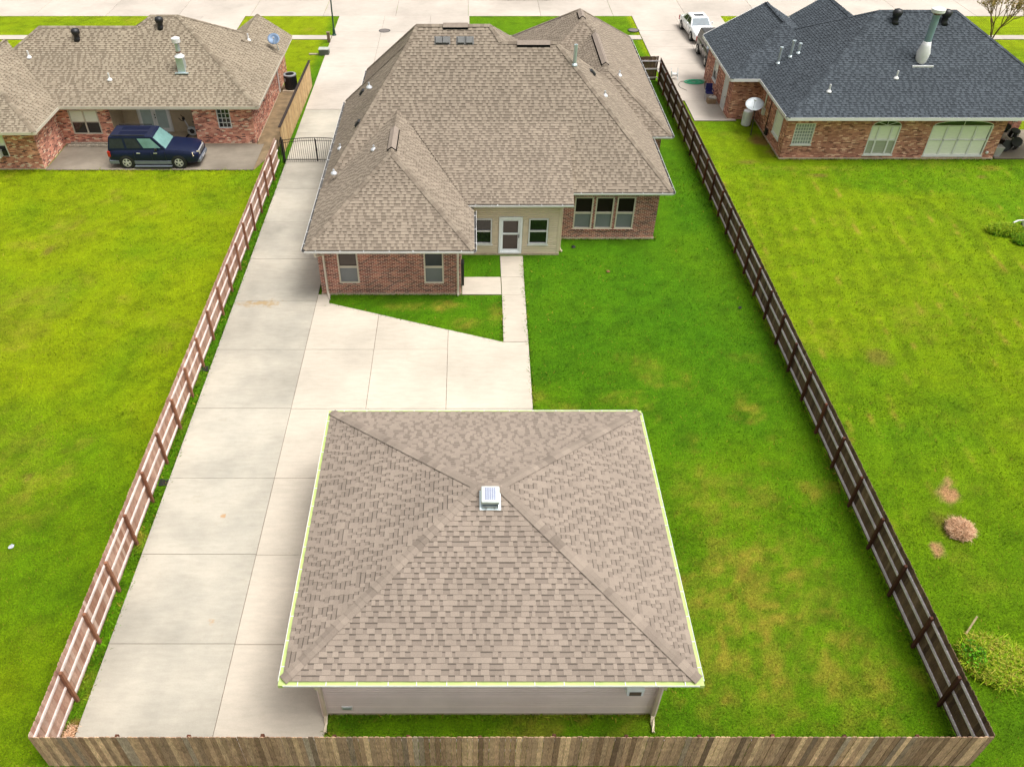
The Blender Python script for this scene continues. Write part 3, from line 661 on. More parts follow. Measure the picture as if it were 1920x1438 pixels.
# ================================================================== DETACHED GARAGE
def garage():
    x0, x1, y0, y1, ze = -4.73, 5.90, 10.80, 20.80, 3.0
    T = thing("detached_garage", ((x0 + x1) / 2, (y0 + y1) / 2, 0), "tan sided garage under a hipped shingle roof with a solar vent", "garage")
    yr = (y0 + y1) / 2; run = yr - y0; pitch = 0.355; zr = ze + pitch * run; ra, rb = x0 + run, x1 - run
    a, b, c, d = (x0, y0, ze), (x1, y0, ze), (x1, y1, ze), (x0, y1, ze); e, f = (ra, yr, zr), (rb, yr, zr)
    near, right, far, left = [a, b, f, e], [b, c, f], [c, d, e, f], [d, a, e]
    pal = (A(184, 168, 152), A(164, 149, 135), A(142, 128, 116))
    rf = deck([near, right, far, left], "roof", T, pal[2])
    sh = Shingles(*pal); cnt = [0]; cache = {}
    def hook(O, u, v, n, p, q, v0, v1, thick, col):
        if cnt[0] >= 296 or q - p < 0.09: return False
        w = round((q - p) * 50) / 50; tone = int(min(3, random.random() * 4)); key = (thick, w, tone)
        if key not in cache:
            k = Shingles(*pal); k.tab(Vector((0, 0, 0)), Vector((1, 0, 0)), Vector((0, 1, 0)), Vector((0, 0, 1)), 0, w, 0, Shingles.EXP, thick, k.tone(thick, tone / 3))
            me = bpy.data.meshes.new("shingle"); me.from_pydata(k.V, [], k.F); me.materials.append(M_SHINGLE)
            at = me.attributes.new("tint", 'FLOAT_COLOR', 'POINT'); at.data.foreach_set("color", np.array([(*c_, 1) for c_ in k.C], dtype=np.float32).ravel()); cache[key] = me
        P = O + u * p + v * v0; s_ = (q - p) / w
        M = Matrix(((u.x * s_, v.x, n.x, P.x), (u.y * s_, v.y, n.y, P.y), (u.z * s_, v.z, n.z, P.z), (0, 0, 0, 1)))
        link("shingle", cache[key], rf, M); cnt[0] += 1
        return True
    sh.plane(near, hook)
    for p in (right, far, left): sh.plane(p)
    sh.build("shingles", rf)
    # hip and ridge caps, one piece each
    for p0, p1, n1, n2 in ((a, e, nrm(near), nrm(left)), (b, f, nrm(near), nrm(right)), (c, f, nrm(far), nrm(right)), (d, e, nrm(far), nrm(left)), (e, f, nrm(near), nrm(far))):
        var = []
        dd = (Vector(p1) - Vector(p0)); L = dd.length; dd.normalize()
        for k in range(7):
            s2 = Shingles(*pal); pass
            o_ = Vector((0, 0, 0)); s2.V = []; s2.F = []; s2.C = []
            random.seed(31 + 7 * k); Shingles.cap(s2, (0, 0, 0), tuple(dd * 0.30), n1, n2, 0.145, 0.40)
            me = bpy.data.meshes.new("ridge_cap"); me.from_pydata(s2.V, [], s2.F); me.materials.append(M_SHINGLE)
            at = me.attributes.new("tint", 'FLOAT_COLOR', 'POINT'); at.data.foreach_set("color", np.array([(*c_, 1) for c_ in s2.C], dtype=np.float32).ravel()); var.append(me)
        t = 0.0
        while t < L - 0.1:
            link("ridge_cap", random.choice(var), rf, Matrix.Translation(Vector(p0) + dd * t + Vector((0, 0, random.uniform(0, 0.006))))); t += 0.20
    # eaves
    m = MB(); eave_box(m, x0 + .012, y0 + .012, x1 - .012, y1 - .012, ze); m.build("fascia", M_CREAM, T)
    gutter((x0, y0, ze), (x1, y0, ze), (0, -1, 0), T, M_POLLEN, 0.72, True); gutter((x1, y1, ze), (x0, y1, ze), (0, 1, 0), T, M_POLLEN, 0.8, True)
    gutter((x0, y1, ze), (x0, y0, ze), (-1, 0, 0), T, M_POLLEN, 0.72, True); gutter((x1, y0, ze), (x1, y1, ze), (1, 0, 0), T, M_POLLEN, 0.72, True)
    for px, py in ((x0 - .06, y0 - .06), (x1 + .06, y0 - .06), (x0 - .06, y1 + .06), (x1 + .06, y1 + .06)):
        MB().box(px - .065, py - .065, ze - .16, px + .065, py + .065, ze - .045).build("gutter_corner", M_POLLEN, T)
    # walls of lapped siding boards
    wx0, wx1, wy0, wy1, zt = -4.02, 5.20, 11.40, 20.20, ze - .19
    m = MB(); m.box(wx0 + .03, wy0 + .03, 0, wx1 - .03, wy1 - .03, zt); m.build("wall", M_SIDING_G, T)
    m = MB(); foundation(m, wx0, wy0, wx1, wy1, 0.10, -.005); m.build("foundation", M_SLAB, T)
    nb = 24; hb = (zt - .1) / nb
    def board(P0, P1, out, z):
        P0, P1, o = Vector(P0), Vector(P1), Vector(out); b_ = MB()
        pr = [(-.01, 0), (.036, 0), (.036, hb * .66), (.012, hb * .80), (.010, hb * 1.02)]
        q = [P + o * a_ + Vector((0, 0, z + b2)) for a_, b2 in pr for P in (P0, P1)]
        return b_.add([tuple(p) for p in q], [(2 * i, 2 * i + 1, 2 * i + 3, 2 * i + 2) for i in range(4)])
    for k in range(nb):
        board((wx0 + .03, wy0 + .03, 0), (wx1 - .03, wy0 + .03, 0), (0, -1, 0), .1 + k * hb).build("siding_board", M_SIDING_G, T)
        board((wx1 - .03, wy0 + .03, 0), (wx1 - .03, wy1 - .03, 0), (1, 0, 0), .1 + k * hb).build("siding_board", M_SIDING_G, T)
        board((wx0 + .03, wy0 + .03, 0), (wx0 + .03, wy1 - .03, 0), (-1, 0, 0), .1 + k * hb).build("siding_board", M_SIDING_G, T)
    for cx_, cy_ in ((wx0, wy0), (wx1, wy0), (wx0, wy1), (wx1, wy1)):
        sx_, sy_ = (1 if cx_ > 0 else -1), (1 if cy_ > 15 else -1)
        MB().box(cx_ - .07 + sx_ * .035, cy_ - .07 + sy_ * .035, .1, cx_ + .07 + sx_ * .035, cy_ + .07 + sy_ * .035, zt - .002).build("corner_trim", M_SIDING_G, T)
    # far face: two overhead doors towards the pad
    for k in range(2):
        xa = wx0 + .6 + k * 4.3; dm = MB(); dm.box(xa, wy1 - .02, .06, xa + 3.7, wy1 + .03, 2.3); dr = dm.build("overhead_door", M_WHITE, T)
        for j in range(4): MB().box(xa + .06, wy1 + .031, .1 + j * .55, xa + 3.64, wy1 + .05, .1 + j * .55 + .5).build("door_panel", M_WHITE, dr, bevel=0.01)
    downspout((x0 + .82, y0 - .05, ze - .16), (wx0 - .0, wy0 - .13, 0.03), T, M_TRIM_T, (0.05, -1, 0))
    downspout((x1 - .82, y0 - .05, ze - .16), (wx1 + .0, wy0 - .13, 0.03), T, M_TRIM_T, (-0.05, -1, 0))
    for xo in (x0 + .82, x1 - .82):
        MB().lathe([(.055, 0), (.055, .012), (0, .013)], (xo, y0 - .055, ze - .142), 14).build("gutter_outlet", M_BLACK, T)
    # wall lamp housing under the eave, outdoor socket
    X, Z = 4.46, 1.88
    b = MB(); b.box(X - .42, wy0 - .03, Z + .10, X + .42, wy0 + .0, Z + .16); wl = b.build("wall_bracket", M_WHITE, T)
    b = MB(); b.add([(X - .24, wy0 - .02, Z + .16), (X + .24, wy0 - .02, Z + .16), (X + .24, wy0 - .34, Z + .14), (X - .24, wy0 - .34, Z + .14), (X - .24, wy0 - .02, Z - .2), (X + .24, wy0 - .02, Z - .2), (X + .21, wy0 - .36, Z - .13), (X - .21, wy0 - .36, Z - .13)],
                    [(0, 1, 2, 3), (3, 2, 6, 7), (0, 3, 7, 4), (1, 5, 6, 2), (4, 7, 6, 5)]); b.build("lamp_housing", M_DOORW, wl)
    b = MB(); b.add([(X - .16, wy0 - .358, Z + .06), (X + .16, wy0 - .358, Z + .06), (X + .16, wy0 - .372, Z - .10), (X - .16, wy0 - .372, Z - .10)], [(0, 1, 2, 3)]); b.build("lamp_glass", plain("lamp_brown", (.11, .085, .06), .3, 0, .3), wl)
    b = MB(); b.box(-3.52, wy0 - .05, .38, -3.30, wy0 + .0, .5); so_ = b.build("outdoor_socket", M_GALV, T, bevel=.01)
    b = MB(); b.box(-3.56, wy0 - .035, .36, -3.26, wy0 + .0, .52); b.build("socket_plate", M_WHITE, so_)
    # solar powered vent just below the peak
    n = nrm(near); P = onplane(919, 936, a, n); u = Vector((1, 0, 0)); v = n.cross(u)
    if v.z < 0: v = -v
    def q(i, j, k): return tuple(P + u * i + v * j + n * k)
    fl = MB(); fl.add([q(-.30, -.33, .03), q(.30, -.33, .03), q(.30, .33, .03), q(-.30, .33, .03), q(-.30, -.33, .02), q(.30, -.33, .02)], [(0, 1, 2, 3), (4, 5, 1, 0)]); sv = fl.build("solar_vent", M_GALV, rf)
    b = MB(); b.add([q(-.24, -.30, .03), q(.24, -.30, .03), q(.24, .28, .03), q(-.24, .28, .03), q(-.22, -.28, .16), q(.22, -.28, .16), q(.22, .26, .16), q(-.22, .26, .16)], [(0, 1, 5, 4), (1, 2, 6, 5), (2, 3, 7, 6), (3, 0, 4, 7)]); b.build("vent_base", M_GALV, sv)
    b = MB(); b.add([q(-.27, -.22, .16), q(.27, -.22, .16), q(.27, .30, .16), q(-.27, .30, .16), q(-.25, -.20, .30), q(.25, -.20, .30), q(.25, .28, .30), q(-.25, .28, .30)], [(3, 2, 1, 0), (4, 5, 6, 7), (0, 1, 5, 4), (1, 2, 6, 5), (2, 3, 7, 6), (3, 0, 4, 7)]); b.build("vent_hood", plain("vent_hood_paint", (0.62, 0.68, 0.66), 0.45), sv, bevel=.02)
    b = MB(); b.add([q(-.165, -.135, .306), q(.165, -.135, .306), q(.165, .255, .306), q(-.165, .255, .306)], [(0, 1, 2, 3)]); b.build("solar_panel", plain("panel_backing", (0.62, 0.66, 0.72), 0.35), sv)
    for i in range(5):
        for j in range(12):
            b = MB(); x_, y_ = -.157 + i * .0635, -.128 + j * .0315
            b.add([q(x_, y_, .310), q(x_ + .055, y_, .310), q(x_ + .055, y_ + .023, .310), q(x_, y_ + .023, .310)], [(0, 1, 2, 3)]); b.build("solar_cell", plain("solar_cell", (0.16, 0.18, 0.27), 0.25, 0.2, 0.6), sv)
    for i in (-.12, .12): MB().lathe([(.02, 0), (.02, .012), (0, .013)], q(i, -.31, .10), 8, axis=tuple(-v)).build("bolt", M_DARK, sv)
garage()

# ================================================================== MAIN HOUSE
def main_house():
    ze = 2.9
    T = thing("brick_house", (1.5, 45, 0), "red brick house with sprawling grey brown shingle roof and sided back porch", "house", "brick houses")
    pal = (A(183, 168, 149), A(161, 146, 129), A(134, 120, 105))
    yn, m1 = 36.85, 0.93
    def P1(x, y): return (x, y, ze + m1 * (y - yn))
    a, b = (-7.3, yn, ze), (10.14, yn, ze); c = P1(4.47, 42.55); J = P1(1.68, 42.55); r2 = P1(1.11, 43.23); r1 = P1(-2.62, 43.23); l = P1(-3.03, 42.55)
    yf = 48.3; fL, fR = (-7.3, yf, ze), (10.14, yf, ze); fe = 53.3
    near = [a, b, c, J, r2, r1, l]
    planes = [near, [fL, a, l], [b, fR, c], [fR, fL, l, J, c], [r1, l, (-6.5, 46, ze), (-6.5, fe, ze)], [r2, (6.48, fe, ze), (6.48, 46, ze), J], [r1, (-6.5, fe, ze), (6.48, fe, ze), r2]]
    # near-left wing
    ax, bx, ay, pa = -7.33, 0.24, 31.5, 0.75; rx = (ax + bx) / 2; ar = (bx - ax) / 2; az = ze + pa * ar; ap = (rx, ay + ar, az); bk = (rx, 40.2, az)
    wA = [[(ax, ay, ze), (bx, ay, ze), ap], [(ax, 37.2, ze), (ax, ay, ze), ap, bk], [(bx, ay, ze), (bx, 37.2, ze), bk, ap]]
    # front-right wing
    k = 0.74; X0, X1, X2 = 3.0, 4.34, 11.3; g1x = (X0 + X2) / 2; z1 = ze + k * (X2 - g1x); g2x = (X1 + X2) / 2; z2 = ze + k * (X2 - g2x)
    yA, yB, yC = 43.3, 49.3, 59.5; run1, run2 = X2 - g1x, X2 - g2x
    B1n = (g1x, yB + run1, z1); B1f = (g1x, yC - run1, z1); B2n = (g2x, yA + run2, z2); B2f = (g2x, yB + (z2 - ze) / k, z2)
    wB = [[(X2, yA, ze), (X2, yC, ze), B1f, B1n, B2f, B2n], [B1n, B2f, (X1, yB, ze), (X0, yB, ze)], [B2f, B2n, (X1, yA, ze), (X1, yB, ze)], [B2n, (X1, yA, ze), (X2, yA, ze)], [(X0, yB, ze), B1n, B1f, (X0, yC, ze)], [(X0, yC, ze), (X2, yC, ze), B1f]]
    # porch roof, a flatter plane breaking out of the main slope
    zs = 3.15; S0, S1 = (-0.05, 35.2, zs), (5.06, 35.2, zs); S2 = P1(5.06, 39.45); S3 = P1(-2.9, 39.45)
    porch = [S0, S1, S2, S3]
    rf = deck(planes + wA + wB + [porch], "roof", T, pal[2])
    MB().quad(S1, S2, (5.06, yn - .02, ze - .02), (5.06, 35.2, zs - .19)).build("porch_cheek", M_CREAM, rf)
    sh = Shingles(*pal)
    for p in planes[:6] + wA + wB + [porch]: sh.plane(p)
    nN, nL, nR = nrm(near), nrm(planes[1]), nrm(planes[2])
    sh.cap(a, l, nN, nL); sh.cap(b, c, nN, nR); sh.cap(fL, l, nL, nrm(planes[3])); sh.cap(r1, r2, nN, nrm(planes[6])); sh.cap(c, J, nN, nrm(planes[3]))
    sh.cap(l, r1, nN, nrm(planes[4])); sh.cap(J, r2, nN, nrm(planes[5])); sh.cap((-6.5, fe, ze), r1, nrm(planes[4]), nrm(planes[6]))
    nA = [nrm(p) for p in wA]
    sh.cap((ax, ay, ze), ap, nA[0], nA[1]); sh.cap((bx, ay, ze), ap, nA[0], nA[2]); sh.cap(ap, bk, nA[1], nA[2])
    nB = [nrm(p) for p in wB]
    sh.cap((X2, yA, ze), B2n, nB[0], nB[3]); sh.cap((X1, yA, ze), B2n, nB[2], nB[3]); sh.cap(B2n, B2f, nB[0], nB[2]); sh.cap(B2f, B1n, nB[0], nB[1]); sh.cap((X0, yB, ze), B1n, nB[1], nB[4])
    sh.cap(B1n, B1f, nB[0], nB[4]); sh.cap((X2, yC, ze), B1f, nB[0], nB[5]); sh.cap((X0, yC, ze), B1f, nB[4], nB[5])
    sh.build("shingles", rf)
    # vents
    def lerp(p, q, t): return tuple(Vector(p).lerp(Vector(q), t))
    ridge_vent(lerp(r1, r2, .36), lerp(r1, r2, .70), rf, nN, nrm(planes[6]))
    ridge_vent(lerp(c, J, .12), lerp(c, J, .58) if False else lerp(c, J, .72), rf, nN, nrm(planes[3]))
    ridge_vent((rx, ap[1] + .35, az), (rx, ap[1] + 2.6, az), rf, nA[1], nA[2])
    ridge_vent((g2x, B2n[1] + .35, z2), (g2x, B2f[1] - .6, z2), rf, nB[0], nB[2]); ridge_vent((g1x, B1n[1] + .25, z1), (g1x, B1f[1] - .3, z1), rf, nB[0], nB[4])
    for px in (823, 836, 864, 880): box_vent(onplane(px, 77, a, nN), nN, rf, 0.36, mat=M_VENTG)
    for px, py in ((680, 174), (672, 232)): box_vent(onplane(px, py, a, nL), nL, rf, 0.36)
    box_vent(onplane(1110, 137, b, nR), nR, rf, 0.36)
    pipe_boot(onplane(1077, 122, b, nR), rf, 1.0, 0.09, M_GALV, "flue_pipe")
    pipe_boot(onplane(638, 279, a, nL), rf, .25); pipe_boot(onplane(701, 281, wA[1][0], nA[1]), rf, .22); pipe_boot(onplane(692, 164, a, nrm(planes[4])), rf, .25); pipe_boot(onplane(1134, 180, b, nR), rf, .25); pipe_boot(onplane(1161, 142, wB[0][0], nB[0]), rf, .28); pipe_boot(onplane(626, 325, a, nL), rf, .2)
    # eaves and gutters
    m = MB()
    for q in ((-7.29, yn + .01, 10.13, yf, ze), (ax + .01, ay + .01, bx - .01, 37.3, ze - .003), (-6.49, 46, 6.47, fe, ze - .006), (X0 + .01, yB, X2 - .01, yC, ze - .009), (X1 + .01, yA + .01, X2 - .012, yB + .3, ze - .001), (-.1, 35.21, 5.05, 37.0, zs)): eave_box(m, *q)
    m.build("fascia", M_CREAM, T)
    for p0, p1, o in (((ax, ay, ze), (bx, ay, ze), (0, -1, 0)), ((ax, yf - .1, ze), (ax, ay, ze), (-1, 0, 0)), ((bx, ay, ze), (bx, 35.1, ze), (1, 0, 0)), ((-.2, 35.2, zs), (5.06, 35.2, zs), (0, -1, 0)), ((5.1, yn, ze), (10.14, yn, ze), (0, -1, 0)),
                      ((10.14, yn, ze), (10.14, yA - .3, ze), (1, 0, 0)), ((10.2, yA, ze), (X2, yA, ze), (0, -1, 0)), ((X2, yA, ze), (X2, yC, ze), (1, 0, 0)), ((-6.5, fe, ze), (-6.5, 49.5, ze), (-1, 0, 0))):
        gutter(p0, p1, o, T, M_GUTTER, 1.0)
    # walls
    wt = 2.75; w = MB(); AY, AX0, AX1 = 32.17, -6.93, -0.36; EY, EX1 = 35.7, 4.55; BY, BX1 = 37.2, 9.62
    def hY(px0, px1, pyt, pyb, Y):
        x0_, z0_ = onY(px0, pyb, Y); x1_, _ = onY(px1, pyb, Y); zt_ = pyt if pyt < 5 else onY(px0, pyt, Y)[1]
        return (x0_, x1_, max(z0_, .3), min(zt_, 2.45))
    wA1 = hY(638.0, 674.5, 2.42, 530.5, AY); wA2 = hY(796.5, 832, 2.42, 531, AY)
    wall_mesh(w, 'Y', AY, AX0, AX1, 0, wt, [wA1, wA2])
    wall_mesh(w, 'X', AX0, AY, yf - .4, 0, wt); wall_mesh(w, 'X', AX1, AY, EY + .2, 0, wt, inward=-1)
    bw = [hY(1073.5, 1107, 371, 431, BY), hY(1112.5, 1145, 371, 431, BY), hY(1151, 1184, 371, 431.5, BY)]
    bw = [(q0, q1, .62, 2.42) for q0, q1, _, _ in bw]
    wall_mesh(w, 'Y', BY, EX1 - .1, BX1, 0, wt, bw); wall_mesh(w, 'X', BX1, BY, 48, 0, wt, inward=-1)
    wall_mesh(w, 'Y', 43.75, BX1, 10.85, 0, wt); wall_mesh(w, 'X', 10.85, 43.75, 59, 0, wt, inward=-1); wall_mesh(w, 'Y', 59, 3.4, 10.85, 0, wt, inward=-1)
    wall_mesh(w, 'Y', 52.9, -6.1, 3.4, 0, wt, inward=-1); wall_mesh(w, 'X', 3.4, 52.9, 59, 0, wt); wall_mesh(w, 'X', -6.1, 47.9, 52.9, 0, wt); wall_mesh(w, 'Y', 47.9, AX0, -6.1, 0, wt, inward=-1)
    w.build("wall", M_BRICK_M, T)
    f = MB(); foundation(f, AX0, AY, AX1, 37, .1); foundation(f, EX1 - .3, BY, BX1, 48, .11); foundation(f, BX1 - .3, 43.75, 10.85, 59, .1); foundation(f, -6.1, 40, 5, 52.9, .09); f.build("foundation", M_SLAB, T)
    p, ml = sash(M_GLASSB, M_SCREEN); window(T, 'Y', AY, *wA1, p, mull=ml, sill=M_BRICK_M)
    p2, ml = sash(plain("blue_glass", (0.035, 0.045, 0.05), 0.2, 0, 0.3), M_SCREEN); window(T, 'Y', AY, *wA2, p2, mull=ml, sill=M_BRICK_M)
    p2, ml = sash(M_GLASSM, M_SCREEN)
    for h in bw: window(T, 'Y', BY, *h, p2, mull=ml, sill=M_BRICK_M)
    # porch front: lapped boards around two windows and a storm door
    def eh(px0, px1, pyt, pyb): x0_, z0_ = onY(px0, pyb, EY); x1_, _ = onY(px1, pyb, EY); return (x0_, x1_, z0_, onY(px0, pyt, EY)[1])
    eL, eR = eh(888, 921.5, 409.5, 459.5), eh(990, 1025, 410.5, 460.5); eD = eh(934.5, 976.5, 407, 478.5); eD = (eD[0], eD[1], .10, min(eD[3], 2.3))
    eL = (max(eL[0], .02), eL[1], .62, 2.06); eR = (eR[0], eR[1], .62, 2.06)
    holes = [eL, eR, eD]; m = MB(); wall_mesh(m, 'Y', EY + .02, AX1, EX1, 0, 2.98, holes); wall_mesh(m, 'X', EX1, EY + .02, BY + .3, 0, 2.98, inward=-1); m.build("porch_wall", M_SIDING_M, T)
    nb = 26; hb = 2.86 / nb
    for i in range(nb):
        z = .11 + i * hb; seg = [(AX1 + .02, EX1 - .1)]
        for h in holes:
            if z < h[3] and z + hb > h[2]:
                seg = [s2 for s_ in seg for s2 in ((s_[0], min(s_[1], h[0] - .04)), (max(s_[0], h[1] + .04), s_[1])) if s2[1] - s2[0] > .03]
        for s_ in seg:
            bd = MB(); pr = [(.018, 0), (-.016, 0), (-.016, hb * .66), (.008, hb * .8), (.010, hb * 1.02)]; bd.add([(u_, EY + a_, z + b2) for a_, b2 in pr for u_ in s_], [(2 * i_, 2 * i_ + 1, 2 * i_ + 3, 2 * i_ + 2) for i_ in range(4)]); bd.build("siding_board", M_SIDING_M, T)
    MB().box(EX1 - .1, EY - .03, .1, EX1 + .03, EY + .1, 2.95).build("corner_trim", M_TRIM_T, T)
    MB().box(AX1, EY - .05, -.02, EX1 + .04, EY + .3, .1).build("porch_footing", M_SLAB, T)
    window(T, 'Y', EY, *eL, [(0, 1, .52, 1, M_GLASS), (0, 1, 0, .48, M_GLASS)], M_WHITE, mull=[(0, 1, .47, .53)], proud=.05)
    window(T, 'Y', EY, *eR, [(0, 1, .52, 1, M_GLASS), (0, 1, 0, .48, M_GLASS)], M_WHITE, mull=[(0, 1, .47, .53)], proud=.05)
    dr = window(T, 'Y', EY, *eD, [(.10, .90, .55, .94, M_GLASSB), (.10, .90, .05, .52, M_GLASSB)], M_DOORW, fw=.09, proud=.06, sill=False, name="storm_door", mull=[(0, .11, 0, 1), (.89, 1, 0, 1), (.11, .89, .93, 1), (.11, .89, 0, .06), (.11, .89, .515, .555)])
    MB().box(eD[1] - .17, EY - .10, 1.02, eD[1] - .14, EY - .0, 1.16).build("door_handle", M_DARK, dr)
    downspout((AX0 + .06, ay - .06, ze - .16), (AX0 + .28, AY - .06, .03), T, M_CREAM, (.3, -1, 0)); downspout((AX1 - .1, ay - .06, ze - .16), (AX1 - .12, AY - .06, .03), T, M_CREAM, (0, -.3, 0))
    downspout((EX1 - .02, 35.15, zs - .16), (EX1 + .09, EY + .3, .03), T, M_TRIM_T, (.3, -.3, 0))
    MB().box(AX1 + .02, AY + .3, .3, AX1 + .16, AY + .75, 1.5).build("meter_box", M_DARK, T)
main_house()

# ================================================================== LEFT HOUSE
def left_house():
    ze, k = 2.65, 0.66
    T = thing("brick_house", (-20, 52, 0), "orange brick house with tan shingle roof and recessed back door", "house", "brick houses")
    pal = (A(192, 178, 155), A(164, 149, 128), A(128, 113, 96))
    yn = 47.92
    def P(x, y): return (x, y, ze + k * (y - yn))
    xr = -12.62; h1, h2 = P(-19.7, 53.3), P(-18.0, 53.3); j = P(-20.37, 52.63); lo = P(-26.5, 52.63); zl = lo[2]
    near = [(-31.2, yn, ze), (xr, yn, ze), h2, h1, j, lo]
    planes = [near, [(xr, yn, ze), (xr, 58.68, ze), h2], [(xr, 58.68, ze), (-25.1, 58.68, ze), h1, h2], [h1, j, (-25.1, 55.5, ze), (-25.1, 58.68, ze)], [lo, j, (-13, 57.34, ze), (-31.2, 57.34, ze)], [(-31.2, 57.34, ze), (-31.2, yn, ze), lo]]
    wx0, wx1, wy = -32.3, -24.6, 44.33; rx = (wx0 + wx1) / 2; run = (wx1 - wx0) / 2; wz = ze + k * run; ap, bk = (rx, wy + run, wz), (rx, 51.9, wz)
    wing = [[(wx0, wy, ze), (wx1, wy, ze), ap], [(wx1, wy, ze), (wx1, 48.1, ze), bk, ap], [(wx0, 48.1, ze), (wx0, wy, ze), ap, bk]]
    gx, gz, gy = -14.8, ze + k * 2.22, 60.4; fg = [[(-12.58, 56.5, ze), (-12.58, gy, ze), (gx, gy, gz), (gx, 55, gz)], [(-17.02, gy, ze), (-17.02, 56.5, ze), (gx, 55, gz), (gx, gy, gz)]]
    rf = deck(planes + wing + fg, "roof", T, pal[2])
    sh = Shingles(*pal)
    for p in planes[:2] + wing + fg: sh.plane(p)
    nn = [nrm(p) for p in planes]; nw = [nrm(p) for p in wing]; ng = [nrm(p) for p in fg]
    sh.cap((xr, yn, ze), h2, nn[0], nn[1]); sh.cap(h1, h2, nn[0], nn[2]); sh.cap(lo, j, nn[0], nn[4]); sh.cap((-31.2, yn, ze), lo, nn[0], nn[5]); sh.cap(j, h1, nn[0], nn[3]); sh.cap((xr, 58.68, ze), h2, nn[1], nn[2])
    sh.cap((wx1, wy, ze), ap, nw[0], nw[1]); sh.cap(ap, bk, nw[1], nw[2]); sh.cap((gx, 55, gz), (gx, gy, gz), ng[0], ng[1])
    sh.build("shingles", rf)
    m = MB()
    for q in ((-31.2, yn + .01, xr - .01, 58.6, ze), (wx0, wy + .01, wx1 - .01, 48.2, ze - .003), (-17, 56.5, -12.59, gy - .01, ze - .006)): eave_box(m, *q, .2)
    m.build("fascia", M_CREAM, T)
    m = MB(); m.bar((xr, yn - .03, ze - .09), (wx1, yn - .03, ze - .09), .05, .16); m.bar((xr + .03, yn, ze - .09), (xr + .03, 60.4, ze - .09), .05, .16); m.bar((wx1 + .03, yn, ze - .09), (wx1 + .03, wy, ze - .09), .05, .16); m.bar((wx1, wy - .03, ze - .09), (wx0, wy - .03, ze - .09), .05, .16); m.build("drip_edge", M_CREAM, T)
    turbine(onplane(145, 73, near[0], nn[0]), rf, .20); turbine(onplane(301, 51, near[0], nn[0]), rf, .20)
    fp = onplane(342, 131, near[0], nn[0]); b = MB(); b.box(fp.x - .22, fp.y - .22, fp.z - .25, fp.x + .22, fp.y + .22, fp.z + .75); fl = b.build("flue", M_GALV, rf)
    b = MB(); b.box(fp.x - .4, fp.y - .36, fp.z - .14, fp.x + .4, fp.y + .3, fp.z - .10); b.build("flashing", M_GALV, fl)
    b = MB(); b.lathe([(.3, .75), (.3, .80), (.16, .93), (.13, .93), (.13, 1.04)], fp, 14); b.build("flue_collar", M_WHITE, fl)
    MB().lathe([(.145, 1.03), (.145, 1.10)], fp, 14).build("rust_ring", M_RUST, fl); MB().lathe([(.14, 1.09), (.14, 1.55)], fp, 14).build("flue_pipe", M_GALV, fl)
    MB().lathe([(.22, 1.6), (.25, 1.62), (.25, 1.86), (.1, 1.92), (0, 1.93)], fp, 16).build("flue_cap", M_WHITE, fl)
    MB().lathe([(.12, 1.54), (.12, 1.62)], fp, 12).build("cap_neck", M_BLACK, fl)
    for px, py in ((55, 108), (206, 150)): pipe_boot(onplane(px, py, near[0], nn[0]), rf, .4, .05, M_WHITE)
    pipe_boot(onplane(466, 76, near[1], nn[1]), rf, .42, .05, M_WHITE)
    # walls
    wt = ze - .15; Y = 48.45; XR = -13.22; WX, WY = -25.13, 45.06
    def pt(px, py): return onY(px, py, Y)
    a0, z0 = pt(140.5, 251.5); a1, _ = pt(193.5, 251.5); w1 = (a0, a1, z0, min(2.36, pt(126, 207)[1]))
    c0, z2 = pt(411.5, 240.5); c1, _ = pt(435.5, 240.5); w2 = (c0, c1, z2, 2.3)
    al0, al1 = pt(220, 262)[0], pt(371, 262)[0]; ab = 50.2
    w = MB(); wall_mesh(w, 'Y', Y, WX, al0, 0, wt, [w1]); wall_mesh(w, 'Y', Y, al1, XR, 0, wt, [w2]); wall_mesh(w, 'X', XR, Y, 60, 0, wt, inward=-1); wall_mesh(w, 'X', WX, WY, Y, 0, wt, inward=-1)
    q0, _ = onY(17, 288, WY); ww = (q0 - 1.5, q0, .85, 2.2); wall_mesh(w, 'Y', WY, -31.8, WX, 0, wt, [ww]); wall_mesh(w, 'X', -31.8, WY, 57, 0, wt); wall_mesh(w, 'Y', 57, -31.8, -17, 0, wt, inward=-1); wall_mesh(w, 'Y', 60, -16.6, XR, 0, wt, inward=-1); wall_mesh(w, 'X', -16.6, 57, 60, 0, wt)
    w.add([(-16.6, 60, wt), (XR, 60, wt), (gx, 60, gz - .1)], [(0, 1, 2)])
    w.build("wall", M_BRICK_L, T)
    s = MB(); wall_mesh(s, 'Y', ab, al0, al1, 0, wt); wall_mesh(s, 'X', al0, Y, ab, 0, wt, inward=-1); wall_mesh(s, 'X', al1, Y, ab, 0, wt); s.build("alcove_wall", M_BEIGE, T)
    f = MB(); f.box(WX - .02, Y - .03, -.05, al0, Y + .3, .07); f.box(al1, Y - .03, -.05, XR + .03, Y + .3, .07); f.box(-31.8, WY - .03, -.05, WX + .03, WY + .3, .07); f.box(XR - .3, Y, -.05, XR + .03, 60, .07); f.box(al0, Y, -.05, al1, ab, .056); f.build("foundation", M_SLAB, T)
    window(T, 'Y', Y, *w1, [(0, .48, .51, 1, M_BLIND), (.52, 1, .51, 1, M_BLIND), (0, .48, 0, .49, M_GLASS), (.52, 1, 0, .49, M_GLASS)], M_CREAM, mull=[(.475, .525, 0, 1), (0, 1, .485, .515)], sill=M_BRICK_L)
